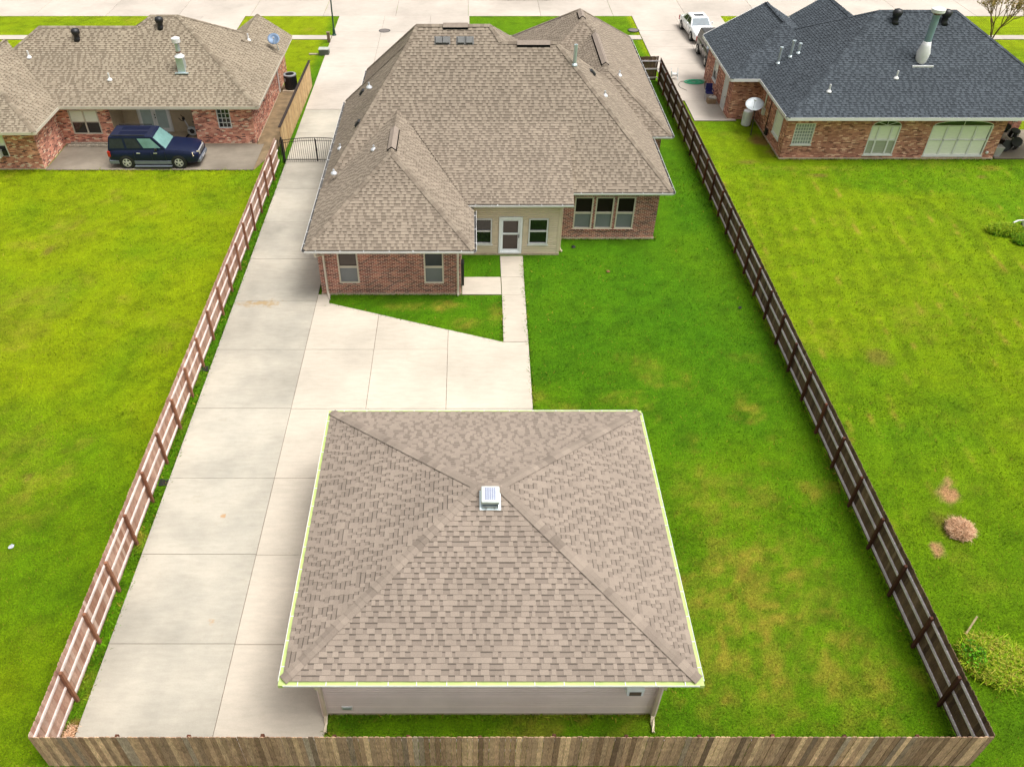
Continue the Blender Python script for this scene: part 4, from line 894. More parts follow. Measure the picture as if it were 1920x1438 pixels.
    window(T, 'Y', Y, *w2, [(i / 3 + .02, (i + 1) / 3 - .02, (j_ * .25) + .015, (j_ + 1) * .25 - .015, M_GLASS if j_ < 2 else plain("green_glass", (.03, .05, .03), .1)) for i in range(3) for j_ in range(4)], M_WHITE, mull=[(i / 3 - .02, i / 3 + .02, 0, 1) for i in (1, 2)] + [(0, 1, j_ / 4 - .012, j_ / 4 + .012) for j_ in (1, 2, 3)], sill=M_BRICK_L, fw=.045)
    window(T, 'Y', WY, *ww, [(0, 1, .5, 1, M_BLIND), (0, 1, 0, .48, M_GLASS)], M_WHITE, mull=[(0, 1, .47, .52)], sill=M_BRICK_L)
    # double doors at the back of the alcove
    d0, d1 = onY(268, 242, ab)[0], onY(324, 244, ab)[0]; fr_ = MB(); fr_.box(d0 - .09, ab - .05, .06, d0, ab + .0, 2.2); fr_.box(d1, ab - .05, .06, d1 + .09, ab, 2.2); fr_.box(d0, ab - .05, 2.1, d1, ab, 2.2); dd = fr_.build("double_door", M_WHITE, T)
    mid = (d0 + d1) / 2
    for e0, e1, sgn in ((d0 + .005, mid - .008, 1), (mid + .008, d1 - .005, -1)):
        MB().box(e0, ab - .045, .07, e1, ab - .005, 2.09).build("door_leaf", M_DOORW, dd)
        MB().box(e0 + .14, ab - .052, .32, e1 - .14, ab - .044, 1.95).build("door_glass", M_DOORP, dd)
        hx = e1 - .07 if sgn > 0 else e0 + .07
        if sgn < 0:
            for hz in (1.0, 1.18): MB().lathe([(.035, 0), (.035, .03), (.02, .06), (0, .062)], (hx - .02, ab - .045, hz), 10, axis=(0, -1, 0)).build("door_knob", M_BLACK, dd)
    # fittings on the side wall
    for y_, z_ in ((51.5, 1.5), (52.1, 1.65)): MB().box(XR, y_, z_, XR + .12, y_ + .22, z_ + .4).build("meter_box", M_DARK, T)
    MB().tube([(XR + .06, 56.6, .1), (XR + .06, 56.6, 2.4), (XR + .25, 56.7, 2.55)], .05, 8).build("conduit", M_WHITE, T)
left_house()

# ================================================================== RIGHT HOUSE
def right_house():
    ze = 2.9
    T = thing("brick_house", (26, 52, 0), "pinkish brick house with dark slate coloured shingle roof and arched windows", "house", "brick houses")
    pal = (A(100, 108, 115), A(79, 86, 93), A(58, 64, 70))
    y0, x0, x1, y1 = 45.75, 18.46, 35.85, 58.45; zr = 6.84; rA, rB = (24.8, 52.1, zr), (29.5, 52.1, zr)
    a, b, c, d = (x0, y0, ze), (x1, y0, ze), (x1, y1, ze), (x0, y1, ze)
    planes = [[a, b, rB, rA], [d, a, rA], [b, c, rB], [c, d, rA, rB]]
    cx0, cx1, cy0, cy1 = 16.62, 24.4, 51.66, 59.8; rx = (cx0 + cx1) / 2; run = (cx1 - cx0) / 2; cz = ze + .56 * run; ap, bk = (rx, cy0 + run, cz), (rx, cy1, cz)
    wing = [[(cx0, cy0, ze), (cx1, cy0, ze), ap], [(cx0, cy1, ze), (cx0, cy0, ze), ap, bk], [(cx1, cy0, ze), (cx1, cy1, ze), bk, ap]]
    gx, gz = 24.75, 5.45; gw = (gz - ze) / .62; fg = [[(gx - gw, 55, ze), (gx, 53.5, gz), (gx, 60.2, gz), (gx - gw, 60.2, ze)], [(gx + gw, 55, ze), (gx + gw, 60.2, ze), (gx, 60.2, gz), (gx, 53.5, gz)]]
    rf = deck(planes + wing + fg, "roof", T, pal[2]); sh = Shingles(*pal)
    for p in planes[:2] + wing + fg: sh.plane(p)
    nn = [nrm(p) for p in planes]; nw = [nrm(p) for p in wing]; ng = [nrm(p) for p in fg]
    sh.cap(a, rA, nn[0], nn[1]); sh.cap(rA, rB, nn[0], nn[3]); sh.cap(b, rB, nn[0], nn[2]); sh.cap(d, rA, nn[1], nn[3]); sh.cap((cx0, cy0, ze), ap, nw[0], nw[1]); sh.cap(ap, bk, nw[1], nw[2]); sh.cap((gx, 53.5, gz), (gx, 60.2, gz), *ng)
    sh.build("shingles", rf)
    m = MB()
    for q in ((x0 + .01, y0 + .01, x1 - .01, y1 - .01, ze), (cx0 + .01, cy0 + .01, cx1, cy1 - .01, ze - .004), (gx - gw, 55, gx + gw, 60.1, ze - .008)): eave_box(m, *q, .2)
    m.build("fascia", M_WHITE, T)
    m = MB(); m.bar((x0, y0 - .03, ze - .1), (x1, y0 - .03, ze - .1), .05, .18); m.bar((x0 - .03, y0, ze - .1), (x0 - .03, cy0, ze - .1), .05, .18); m.bar((cx0 - .03, cy0, ze - .1), (cx0 - .03, cy1, ze - .1), .05, .18); m.bar((cx0, cy0 - .03, ze - .1), (x0, cy0 - .03, ze - .1), .05, .18)
    m.bar((cx0, cy1 + .03, ze - .05), (rx, cy1 + .03, cz - .05), .05, .16); m.bar((cx1, cy1 + .03, ze - .05), (rx, cy1 + .03, cz - .05), .05, .16); m.build("drip_edge", M_WHITE, T)
    turbine(onplane(1678, 41, a, nn[0]), rf, .22, 1.2); turbine(onplane(1770, 42, a, nn[0]), rf, .22, 1.2)
    # tall metal flue on a white base
    P = onplane(1727, 112, a, nn[0]); b_ = MB(); b_.box(P.x - .62, P.y - .5, P.z - .30, P.x + .62, P.y - .42, P.z - .2); fl = b_.build("flue", M_WHITE, rf)
    MB().lathe([(.26, -.5), (.34, .1), (.38, .4), (.28, .8), (.21, 1.05)], P, 18).build("flue_base", M_WHITE, fl, smooth=True)
    MB().lathe([(.20, 1.0), (.20, 2.55)], P, 18).build("flue_pipe", plain("flue_paint", (.20, .30, .32), .5, .1, var=.08), fl, smooth=False)
    MB().lathe([(.21, 2.55), (.21, 2.64)], P, 16).build("rust_ring", M_RUST, fl); MB().lathe([(.34, 2.64), (.38, 2.69), (.38, 2.84), (.15, 2.94), (0, 2.95)], P, 16).build("flue_cap", M_WHITE, fl)
    for px, py in ((1554, 172), (1680, 147)): pipe_boot(onplane(px, py, a, nn[0]), rf, .42, .05, M_WHITE)
    for px, py, h in ((1459, 119, .9), (1482, 107, .9), (1497, 100, .5)):
        o = pipe_boot(onplane(px, py, a, nn[1]), rf, h, .08, M_GALV)
        MB().lathe([(.11, h), (.11, h + .1), (0, h + .12)], onplane(px, py, a, nn[1]), 12).build("pipe_cap", M_GALV, o)
    pipe_boot(onplane(1521, 50, wing[2][0], nw[2]), rf, .6, .09, M_GALV)
    # walls
    wt = ze - .16; Y, XL, XE = 46.42, 18.84, 31.75; CX_, CY_ = 17.05, 52.2
    def hp(px0, px1, py0, zt): u0, z0 = onY(px0, py0, Y); u1, _ = onY(px1, py0, Y); return (u0, u1, z0, zt)
    g1 = hp(1483, 1519, 271.0, onY(1490, 232, Y)[1]); zsp = onY(1640, 236, Y)[1]; g2 = hp(1618, 1671, 290, zsp); g3 = hp(1729, 1839, 291.8, zsp); RISE = onY(1640, 227.5, Y)[1] - zsp
    w = MB(); wall_mesh(w, 'Y', Y, XL, XE, 0, wt, [g1, g2, g3])
    ya, za = onX(1459, 250, XL); yb, _ = onX(1448, 240, XL); s1 = (47.3, 48.6, .8, 2.2)
    wall_mesh(w, 'X', XL, Y, CY_, 0, wt, [s1]); wall_mesh(w, 'Y', CY_, CX_, XL, 0, wt)
    d1 = (53.3, 54.25, .06, 2.15); s2 = (56.2, 57.2, .9, 2.1); wall_mesh(w, 'X', CX_, CY_, 59.3, 0, wt, [d1, s2]); wall_mesh(w, 'Y', 59.3, CX_, 35.4, 0, wt, inward=-1); wall_mesh(w, 'X', 35.4, 50.5, 59.3, 0, wt, inward=-1); wall_mesh(w, 'Y', 50.5, XE, 35.4, 0, wt); wall_mesh(w, 'X', XE, Y, 50.5, 0, wt, inward=-1)
    w.add([(CX_, 59.3, wt), (cx1 - .4, 59.3, wt), (rx, 59.3, cz - .2)], [(0, 1, 2)])
    w.build("wall", M_BRICK_R, T)
    f = MB(); f.box(XL - .05, Y - .06, -.05, XE, Y + .3, .1); f.box(XL - .05, Y + .3, -.05, XL + .3, CY_, .1); f.box(CX_ - .04, CY_ - .04, -.05, CX_ + .3, 59.3, .09); f.build("foundation", M_SLAB, T)
    window(T, 'Y', Y, *g1, [(i / 7 + .012, (i + 1) / 7 - .012, j / 6 + .014, (j + 1) / 6 - .014, M_GBLOCK) for i in range(7) for j in range(6)], M_WHITE, mull=[(i / 7 - .012, i / 7 + .012, 0, 1) for i in range(1, 7)] + [(0, 1, j / 6 - .014, j / 6 + .014) for j in range(1, 6)], set_in=.02, fw=.04)
    window(T, 'Y', Y, *g2, [(0, .24, .5, 1, M_BLIND), (.28, .72, .5, 1, M_BLIND), (.76, 1, .5, 1, M_BLIND), (0, .24, 0, .48, M_BLINDD), (.28, .72, 0, .48, M_BLINDD), (.76, 1, 0, .48, M_BLINDD)], M_WHITE, mull=[(.23, .29, 0, 1), (.71, .77, 0, 1), (.29, .71, .475, .515), (0, .23, .475, .515), (.77, 1, .475, .515)])
    window(T, 'Y', Y, *g3, [(i / 4 + .012, (i + 1) / 4 - .012, e0, e1, M_BLIND) for i in range(4) for e0, e1 in ((0, .5), (.53, 1))], M_WHITE, mull=[(i / 4 - .014, i / 4 + .014, 0, 1) for i in (1, 2, 3)] + [(0, 1, .50, .53)])
    for (u0, u1, z0, z1), rise, spokes in ((g2, RISE, 4), (g3, RISE, 2)):     # arched lights over the two windows
        mid, hw = (u0 + u1) / 2, (u1 - u0) / 2 - .05; N = 20; pts = [(mid + hw * math.cos(math.pi * i / N), z1 + .03 + rise * math.sin(math.pi * i / N)) for i in range(N + 1)]
        gl = MB(); gl.add([(x, Y - .012, z) for x, z in pts], [tuple(range(N + 1))]); al = gl.build("fanlight", plain("green_glass", (.03, .05, .03), .1), T)
        fr_ = MB()
        for (xa, za_), (xb, zb_) in zip(pts[:-1], pts[1:]): fr_.bar((xa, Y - .02, za_), (xb, Y - .02, zb_), .03, .05, (0, 1, 0))
        for s_ in range(1, spokes):
            t = math.pi * s_ / spokes; fr_.bar((mid, Y - .02, z1 + .03), (mid + hw * math.cos(t), Y - .02, z1 + .03 + rise * math.sin(t)), .025, .035, (0, 1, 0))
        fr_.build("fanlight_frame", M_WHITE, al)
        br = MB()
        for i in range(1, 24):
            t = math.pi * i / 24; x, z = mid + (hw + .10) * math.cos(t), z1 + .03 + (rise + .09) * math.sin(t)
            br.bar((x, Y - .014, z), (x + .11 * math.cos(t), Y - .014, z + .11 * math.sin(t)), .02, .075, (0, 1, 0))
        br.build("brick_arch", M_BRICK_R, al)
    window(T, 'X', XL, *s1, [(0, 1, 0, 1, M_BLIND)], M_WHITE); window(T, 'X', CX_, *s2, [(0, 1, .5, 1, M_BLIND), (0, 1, 0, .48, M_GLASS)], M_WHITE, mull=[(0, 1, .47, .52)])
    dr = window(T, 'X', CX_, *d1, [(0, 1, 0, 1, M_WHITE)], M_WHITE, sill=False, name="side_door", set_in=.0); MB().lathe([(.03, 0), (.03, .03), (0, .05)], (CX_ - .02, 53.45, 1.0), 8, axis=(-1, 0, 0)).build("door_knob", M_DARK, dr)
    MB().tube([(XL - .06, 50.7, 1.25), (XL - .06, 50.7, 2.75)], .05, 8).build("service_pipe", M_WHITE, T); MB().box(XL - .16, 50.5, 1.0, XL, 50.8, 1.4).build("meter_box", M_WHITE, T)
    MB().tube([(XL - .04, 49.7, .1), (XL - .04, 49.7, 2.7)], .025, 6).build("conduit", M_DARK, T); MB().box(XL - .14, 49.2, .25, XL, 49.5, .6).build("junction_box", M_BLACK, T)
    MB().lathe([(.09, 0), (.09, .06), (.05, .09), (0, .09)], (*[onY(1850, 286, Y)[0]], Y, onY(1850, 286, Y)[1]), 12, axis=(0, -1, 0)).build("hose_bib_cover", M_WHITE, T)
right_house()

# ================================================================== FENCES
def picket_meshes(name, mat, h, w, n=5, thick=.018):
    out = []
    for k in range(n):
        c = .028; hh = h + random.uniform(-.012, .012); ww = w * random.uniform(.96, 1.0)
        prof = [(0, 0), (ww, 0), (ww, hh - c), (ww - c, hh), (c, hh), (0, hh - c)]
        lean = random.uniform(-.006, .006)
        vs = [(x + lean * z / h, y, z) for y in (0, thick) for x, z in prof]
        m = MB(); m.add(vs, [tuple(range(6)), tuple(range(11, 5, -1))] + [(i, i + 6, (i + 1) % 6 + 6, (i + 1) % 6) for i in range(6)]); out.append(m.mesh(name, mat))
    return out
def fence(p0, p1, label, cat_side, h, pm, post_m, rail_m, posts, group=None, limit=298, post_h=None, near_first=True, rails=(.22, .85, 1.42), pitch=.142, gapw=.005, cap=None, name="wooden_fence", post_w=.095):
    """pickets along p0->p1 on one side (cat_side = unit vector towards the rails and posts)"""
    p0, p1, s = Vector((*p0, 0)), Vector((*p1, 0)), Vector((*cat_side, 0)); d = (p1 - p0); L = d.length; d.normalize(); rz = math.atan2(d.y, d.x)
    T = thing(name, tuple((p0 + p1) / 2), label, "fence", group)
    ms = picket_meshes("picket", pm, h, pitch - gapw, 9); far = []; n = int(L / pitch)
    side = Vector((-d.y, d.x, 0)); flip = side.dot(s) > 0      # thickness grows towards the left of d
    for k in range(n):
        P = p0 + d * (k * pitch) + Vector((0, 0, .03 + random.uniform(-.008, .008)))
        off = -side * .018 if flip else Vector((0, 0, 0))
        M = Matrix.Translation(P + off + side * random.uniform(-.006, .006)) @ Matrix.Rotation(rz + random.uniform(-.03, .03), 4, 'Z')
        if k < limit: link("picket", random.choice(ms), T, M)
        else: far.append((random.choice(ms), M))
    if far:
        m = MB()
        for me, M in far: m.add([tuple(M @ v.co) for v in me.vertices], [tuple(p.vertices) for p in me.polygons])
        tag(m.build("pickets", pm, T), kind="stuff")
    ts = sorted(posts + [0.06, L - .06])
    for z in rails:
        for a, b in zip(ts[:-1], ts[1:]):
            m = MB(); dz = random.uniform(-.012, .012); m.bar(p0 + d * (a + .003) + s * .022 + Vector((0, 0, z + dz)), p0 + d * (b - .003) + s * .022 + Vector((0, 0, z + random.uniform(-.012, .012))), .042, .088); m.build("rail", rail_m, T)
    ph = post_h or h - .08
    for t in posts:
        m = MB(); lean = random.uniform(-.02, .02); b = p0 + d * t + s * (.047 + post_w / 2); m.bar(b + Vector((0, 0, -.1)), b + Vector((lean, lean * .5, ph + random.uniform(-.04, .03))), post_w, post_w, d); m.build("post", post_m, T, bevel=.006)
    if cap:
        m = MB(); m.bar(p0 + Vector((0, 0, h + .045)), p1 + Vector((0, 0, h + .045)), .16, .035); m.build("cap_board", cap, T)
    return T
XF0, XF1, YB = -11.36, 13.62, 9.96
fence((XF0, YB + .02), (XF0, 45.9), "tan wooden fence with pale rails beside the long concrete driveway", (1, 0), 1.66, M_FENCE_L, M_POST_L, M_RAIL_L, [1.83 + 1.872 * k for k in range(18)], "yard fences", limit=260)
fence((XF1, YB + .02), (XF1, 58.9), "dark brown wooden fence with grey rails between the two back lawns", (-1, 0), 1.66, M_FENCE_R, M_POST_R, M_RAIL_R, [1.70 + 1.853 * k for k in range(26)], "yard fences", limit=298)
fence((XF0 - .02, YB), (XF1 + .02, YB), "weathered grey plank fence running behind the detached garage", (0, 1), 1.66, M_FENCE_B, M_POST_R, M_RAIL_R, [2.2 + 1.9 * k for k in range(12)], "yard fences", post_h=1.52)
fence((10.95, 58.9), (XF1, 58.9), "short dark fence panel between grey roofed house and concrete drive", (0, -1), 1.70, M_FENCE_R, M_POST_R, M_RAIL_R, [1.3], "yard fences")
fence((-11.28, 46.9), (-11.10, 57.9), "golden cedar fence with dark cap beside the air conditioner", (-1, 0), 1.75, M_CEDAR, M_DKCAP, M_DKCAP, [1.2 + 2.3 * k for k in range(5)], "yard fences", cap=M_DKCAP)

def gate():
    T = thing("iron_gate", (-9.3, 45.9, 0), "black iron double gate with arched top across the driveway", "gate")
    y = 45.9
    for x in (-11.05, -7.05):
        MB().box(x - .05, y - .05, 0, x + .05, y + .05, 1.62).build("gate_post", M_IRON, T)
    for a, b in ((-10.96, -9.06), (-9.02, -7.14)):
        lf = MB(); lf.bar((a, y, .12), (a, y, 1.5), .045, .045); lf.bar((b, y, .12), (b, y, 1.62 if a < -10 else 1.5), .045, .045); lf.bar((a, y, .22), (b, y, .22), .04, .03)
        N = 12; top = []
        for i in range(N + 1):
            t = i / N; x = a + (b - a) * t; g_ = (x + 9.04) / 1.92; top.append((x, y, 1.60 - .16 * g_ * g_))
        for p, q in zip(top[:-1], top[1:]):
            lf.bar(p, q, .035, .03); lf.bar((p[0], y, p[2] - .17), (q[0], y, q[2] - .17), .03, .025)
        lo = lf.build("gate_leaf", M_IRON, T)
        n = 15
        for i in range(1, n):
            x = a + (b - a) * i / n; g_ = (x + 9.04) / 1.92; MB().bar((x, y, .08), (x, y, 1.60 - .16 * g_ * g_), .018, .018).build("baluster", M_IRON, lo)
    MB().box(-9.09, y - .04, .78, -8.98, y + .04, .92).build("latch", M_IRON, T)
    pf = MB()
    for x in (-11.45, -11.3, -11.18): pf.bar((x, y + .1, 0), (x, y + .1, 1.45), .03, .03)
    pf.build("side_panel", M_IRON, T)
gate()

# ================================================================== VEHICLES
M_TYRE = plain("tyre", (0.014, 0.014, 0.014), 0.85, var=0.2)
M_RIM = plain("alloy_rim", (0.55, 0.54, 0.50), 0.45, 0.15, var=0.08)
M_CGLASS = plain("car_glass", (0.03, 0.035, 0.04), 0.12, 0, 0.25, var=0.2)
M_TEAL = plain("tinted_glass", (0.16, 0.30, 0.28), 0.05, 0, 0.9, var=0.25, scale=1.2)
M_SKYG = plain("windscreen_glass", (0.05, 0.085, 0.11), 0.25, 0, 0.25, var=0.2)
M_LAMP = plain("lamp_lens", (0.72, 0.62, 0.42), 0.15, 0, 0.6, var=0.1)
M_RED = plain("red_lens", (0.45, 0.02, 0.015), 0.2, 0, 0.6, var=0.1)
M_GREYT = plain("grey_cladding", (0.17, 0.19, 0.22), 0.45, 0.2, var=0.1)
def car(name, loc, rz, label, paint, group, L, W, H, belt, hood, wheel, base, kind, glass_side, glass_front, clad=None, windows=3):
    """body lofted from cross-sections; greenhouse, panes, wheels and trim as parts. x forward"""
    T = thing(name, loc, label, "car", group, rz, world=False)
    hw = W / 2; rx, fx = -L / 2, L / 2; zb = wheel * .75
    suv = kind == 'suv'
    st = [(rx, .86, zb + .12, belt - .12), (rx + .12, .95, zb + .02, belt - .02), (rx + .5, 1.0, zb, belt), (-.2 * L, 1.0, zb, belt), (.05 * L, 1.0, zb, belt), (.14 * L, 1.0, zb, belt - .01), (.19 * L, .99, zb, hood + .05), (.30 * L, .98, zb, hood), (.42 * L, .95, zb, hood - .06), (fx - .14, .90, zb + .04, hood - .14), (fx, .78, zb + .14, hood - .28)]
    rings = []
    for x, k, z0, z1 in st:
        w_ = hw * k; h = z1 - z0
        half = [(w_ * .90, z0), (w_ * .985, z0 + h * .18), (w_, z0 + h * .55), (w_ * .985, z0 + h * .84), (w_ * .90, z1 - .005), (w_ * .5, z1 + .02)]
        rings.append([(x, -y, z) for y, z in half] + [(x, y, z) for y, z in half[::-1]])
    b = MB(); b.loft(rings); body = b.build("body", paint, T, smooth=True)
    es = body.modifiers.new("split", 'EDGE_SPLIT'); es.split_angle = R(42)
    # greenhouse
    if suv: xb0, xt0, xt1, xb1 = rx + .06, rx + .26, .02 * L, .165 * L
    else: xb0, xt0, xt1, xb1 = -.36 * L, -.20 * L, .04 * L, .19 * L
    wb, wt_ = hw * .93, hw * (.78 if suv else .70); zt = H
    def ring(xa, xf, w_, z): return [(xa, -w_, z), (xf, -w_ * .97, z), (xf, w_ * .97, z), (xa, w_, z)]
    g = MB(); g.loft([ring(xb0, xb1, wb, belt - .03), ring(xt0 - .02, xt1 + .03, wt_ + .02, zt - .05), ring(xt0 + .05, xt1 - .06, wt_ - .06, zt)]); cab = g.build("cabin", paint, T, bevel=.02)
    def side(t, z01, s_):      # point on the cabin flank
        xa = xb0 + (xt0 - .02 - xb0) * z01; xf = xb1 + (xt1 + .03 - xb1) * z01; w_ = wb + (wt_ + .02 - wb) * z01; z = belt - .03 + (zt - .05 - belt + .03) * z01
        k = t; x = xa + (xf - xa) * k; return (x, s_ * (w_ * (1 - .03 * k) + .006), z)
    cuts = {3: [(.03, .30), (.345, .60), (.635, .94)], 2: [(.10, .48), (.515, .92)]}[windows]
    for s_ in (-1, 1):
        for i, (t0, t1) in enumerate(cuts):
            p = MB(); e = .05 if i == len(cuts) - 1 else 0
            p.quad(side(t0, .16, s_), side(t1, .16, s_), side(t1 - e * .3, .88, s_), side(t0 + (.04 if i == 0 and not suv else 0), .88, s_)); p.build("side_window", glass_side[i] if isinstance(glass_side, list) else glass_side, cab)
    def endp(x0, x1, f, wdt, off):
        z = belt - .03 + (zt - .05 - belt + .03) * f; x = x0 + (x1 - x0) * f + off; w_ = (wb + (wt_ + .02 - wb) * f) * wdt; return x, w_, z
    for x0_, x1_, off, nm, gl in ((xb1, xt1 + .03, .008, "windscreen", glass_front), (xb0, xt0 - .02, -.008, "rear_window", M_CGLASS)):
        p = MB(); a = endp(x0_, x1_, .08, .90, off); c = endp(x0_, x1_, .93, .90, off)
        p.quad((a[0], -a[1], a[2]), (a[0], a[1], a[2]), (c[0], c[1], c[2]), (c[0], -c[1], c[2])); p.build(nm, gl, cab)
    # wheels and arches
    for x in (base[0], base[1]):
        for s_ in (-1, 1):
            ar = MB(); ar.lathe([(wheel * 1.17, -.22), (wheel * 1.17, .012), (wheel * 1.0, .014), (0, .014)], (x, s_ * hw * .988, wheel), 24, axis=(0, s_, 0)); ar.build("wheel_arch", M_BLACK, T)
            ty = MB(); ty.lathe([(wheel * .62, -.17), (wheel * .95, -.17), (wheel, -.13), (wheel, .0), (wheel * .96, .035), (wheel * .68, .04), (wheel * .66, .02)], (x, s_ * (hw * .99), wheel), 24, axis=(0, s_, 0)); wo = ty.build("wheel", M_TYRE, T, smooth=False)
            rm = MB(); c = Vector((x, s_ * (hw * .99 + .022), wheel)); rm.lathe([(wheel * .67, 0), (wheel * .67, .012), (wheel * .56, .012), (wheel * .56, -.0)], c, 24, axis=(0, s_, 0), cap=False)
            for k in range(5):
                t = 2 * math.pi * k / 5 + .3; dv = Vector((math.cos(t), 0, math.sin(t))); rm.bar(c + dv * wheel * .08 + Vector((0, s_ * .014, 0)), c + dv * wheel * .6 + Vector((0, s_ * .010, 0)), .085, .02, (0, 1, 0))
            rm.lathe([(wheel * .16, .01), (wheel * .14, .03), (0, .032)], c, 12, axis=(0, s_, 0)); rm.build("rim", M_RIM, wo)
    # lamps, bumpers, handles, mirrors
    for s_ in (-1, 1):
        p = MB(); zc = hood - .24; p.add([(fx - .30, s_ * hw * .93, zc + .10), (fx - .02, s_ * hw * .55, zc + .06), (fx + .012, s_ * hw * .55, zc - .12), (fx - .25, s_ * hw * .955, zc - .10), (fx - .4, s_ * hw * .6, zc + .08)], [(0, 1, 2, 3), (0, 4, 1)]); p.build("headlight", M_LAMP if suv else M_CHROME, T)
        p = MB(); p.box(rx - .012, min(s_ * hw * .97, s_ * hw * .72), belt - .42, rx + .16, max(s_ * hw * .97, s_ * hw * .72), belt - .10); p.build("tail_light", M_RED, T, bevel=.02)
        p = MB(); p.box(xb1 - .62, min(s_ * hw * 1.0, s_ * hw * 1.16), belt + .0, xb1 - .48, max(s_ * hw * 1.0, s_ * hw * 1.16), belt + .17); p.build("wing_mirror", paint if not suv else M_BLACK, T, bevel=.03)
        for t in ((-.17, .02) if windows == 3 else (-.16, .04)):
            MB().box(t * L, min(s_ * hw * .99, s_ * hw * 1.025), belt - .2, t * L + .2, max(s_ * hw * .99, s_ * hw * 1.025), belt - .15).build("door_handle", M_CHROME if suv else paint, T)
        for t in ((-.205, -.01, .145) if windows == 3 else (-.2, .0, .17)):
            MB().box(t * L - .006, min(s_ * hw * .97, s_ * (hw + .0035)), zb + .15, t * L + .006, max(s_ * hw * .97, s_ * (hw + .0035)), belt - .1).build("door_gap", M_BLACK, body)
        if clad:
            MB().box(base[0] + wheel * 1.2, min(s_ * hw * .93, s_ * (hw + .012)), zb + .0, base[1] - wheel * 1.2, max(s_ * hw * .93, s_ * (hw + .012)), zb + .2).build("cladding", clad, T, bevel=.01)
            MB().box(base[0] + wheel * 1.15, min(s_ * hw * .9, s_ * (hw + .12)), zb - .14, base[1] - wheel * 1.15, max(s_ * hw * .9, s_ * (hw + .12)), zb - .08).build("running_board", clad, T, bevel=.01)
            MB().box(rx + .02, min(s_ * hw * .9, s_ * (hw + .008)), zb + .02, base[0] - wheel * 1.2, max(s_ * hw * .9, s_ * (hw + .008)), zb + .22).build("cladding", clad, T, bevel=.01)
            MB().bar((xt0 + .15, s_ * (wt_ - .02), zt + .04), (xt1 - .35, s_ * (wt_ - .02), zt + .04), .04, .035).build("roof_rail", M_DARK, T)
    p = MB(); p.box(fx - .16, -hw * .8, zb + .02, fx + .07, hw * .8, zb + .24); p.build("front_bumper", clad or paint, T, bevel=.04)
    p = MB(); p.box(rx - .07, -hw * .88, zb + .02, rx + .14, hw * .88, zb + .25); p.build("rear_bumper", clad or paint, T, bevel=.04)
    gr = MB(); gr.box(fx - .06, -hw * .5, hood - .42, fx + .03, hw * .5, hood - .16); go = gr.build("grille", M_CHROME if suv else M_BLACK, T, bevel=.02)
    for k in range(3): MB().box(fx + .028, -hw * .44, hood - .39 + k * .075, fx + .034, hw * .44, hood - .345 + k * .075).build("grille_slot", M_BLACK, go)
    MB().box(fx + .068, -.26, zb + .09, fx + .075, .26, zb + .2).build("number_plate", plain("plate", (.5, .5, .52), .5), T)
    if suv:
        for i in range(4):
            for s_ in (-1, 1): MB().box(xt0 + .5, s_ * (.16 + i * .11) - .012, zt + .001, xt1 - .35, s_ * (.16 + i * .11) + .012, zt + .014).build("roof_rib", paint, T)
    else:
        MB().box(xt0 + .55, -.38, zt - .01, xt1 - .14, .38, zt + .006).build("sunroof", M_CGLASS, cab)
    return T
M_NAVY = plain("navy_paint", (0.008, 0.013, 0.042), 0.3, 0.1, 0.25, var=0.1, coat=0.15)
M_WCAR = plain("white_car_paint", (0.82, 0.82, 0.82), 0.25, 0, 0.5, var=0.02, coat=0.6)
M_BRCAR = plain("dark_bronze_paint", (0.028, 0.024, 0.020), 0.3, 0.3, 0.5, var=0.1, coat=0.5)
car("parked_suv", (-18.55, 46.06, .05), 0.0, "dark navy sport utility vehicle with grey lower cladding on brick house patio", M_NAVY, "parked vehicles", 5.25, 2.0, 1.92, 1.14, 1.10, .38, (-1.60, 1.47), 'suv', [M_CGLASS, M_CGLASS, M_TEAL], M_TEAL, M_GREYT)
car("parked_sedan", (18.45, 68.6, .05), R(-86), "white sedan facing the dark roofed house on its driveway", M_WCAR, "parked vehicles", 4.75, 1.85, 1.45, .92, .90, .34, (-1.42, 1.38), 'sedan', M_CGLASS, M_SKYG, windows=2)
car("parked_suv", (18.52, 62.95, .05), R(-90), "dark bronze car parked tight against the gable wall of the dark roofed house", M_BRCAR, "parked vehicles", 4.6, 1.9, 1.72, 1.06, 1.02, .36, (-1.32, 1.35), 'suv', M_CGLASS, M_SKYG)
car("parked_suv", (5.35, 78.75, .03), 0.0, "dark vehicle at the far kerb of the street with only its tyres showing", M_BRCAR, "parked vehicles", 4.9, 1.95, 1.8, 1.1, 1.04, .38, (-1.65, 1.63), 'suv', M_CGLASS, M_SKYG)

# ================================================================== SMALL THINGS
def dish(name, base, centre, normal, r, label, mat, leg):
    T = thing(name, base, label, "satellite dish", "satellite dishes"); c, n = Vector(centre), Vector(normal).normalized()
    m = MB(); m.lathe([(0, 0), (r * .35, .012), (r * .7, .05), (r, .11), (r * .985, .12), (r * .68, .062), (r * .33, .024), (0, .012)], c, 28, axis=tuple(n)); m.build("reflector", mat, T, smooth=True)
    f = MB(); low = (Vector((0, 0, -1)) - n * Vector((0, 0, -1)).dot(n)).normalized(); fp = c + n * r * 1.0 + low * r * .25; f.bar(c + low * r * .9 + n * .08, fp, .03, .02); f.build("feed_arm", M_GALV, T)
    MB().box(fp.x - .06, fp.y - .05, fp.z - .05, fp.x + .06, fp.y + .05, fp.z + .05).build("receiver", M_LEAD, T, bevel=.015)
    MB().tube(leg + [tuple(c - n * .02)], .028, 8).build("mast", M_DARK if leg[0][2] < .5 else M_GALV, T)
    return T
Xd, Yd = G(525, 102, 2.85)
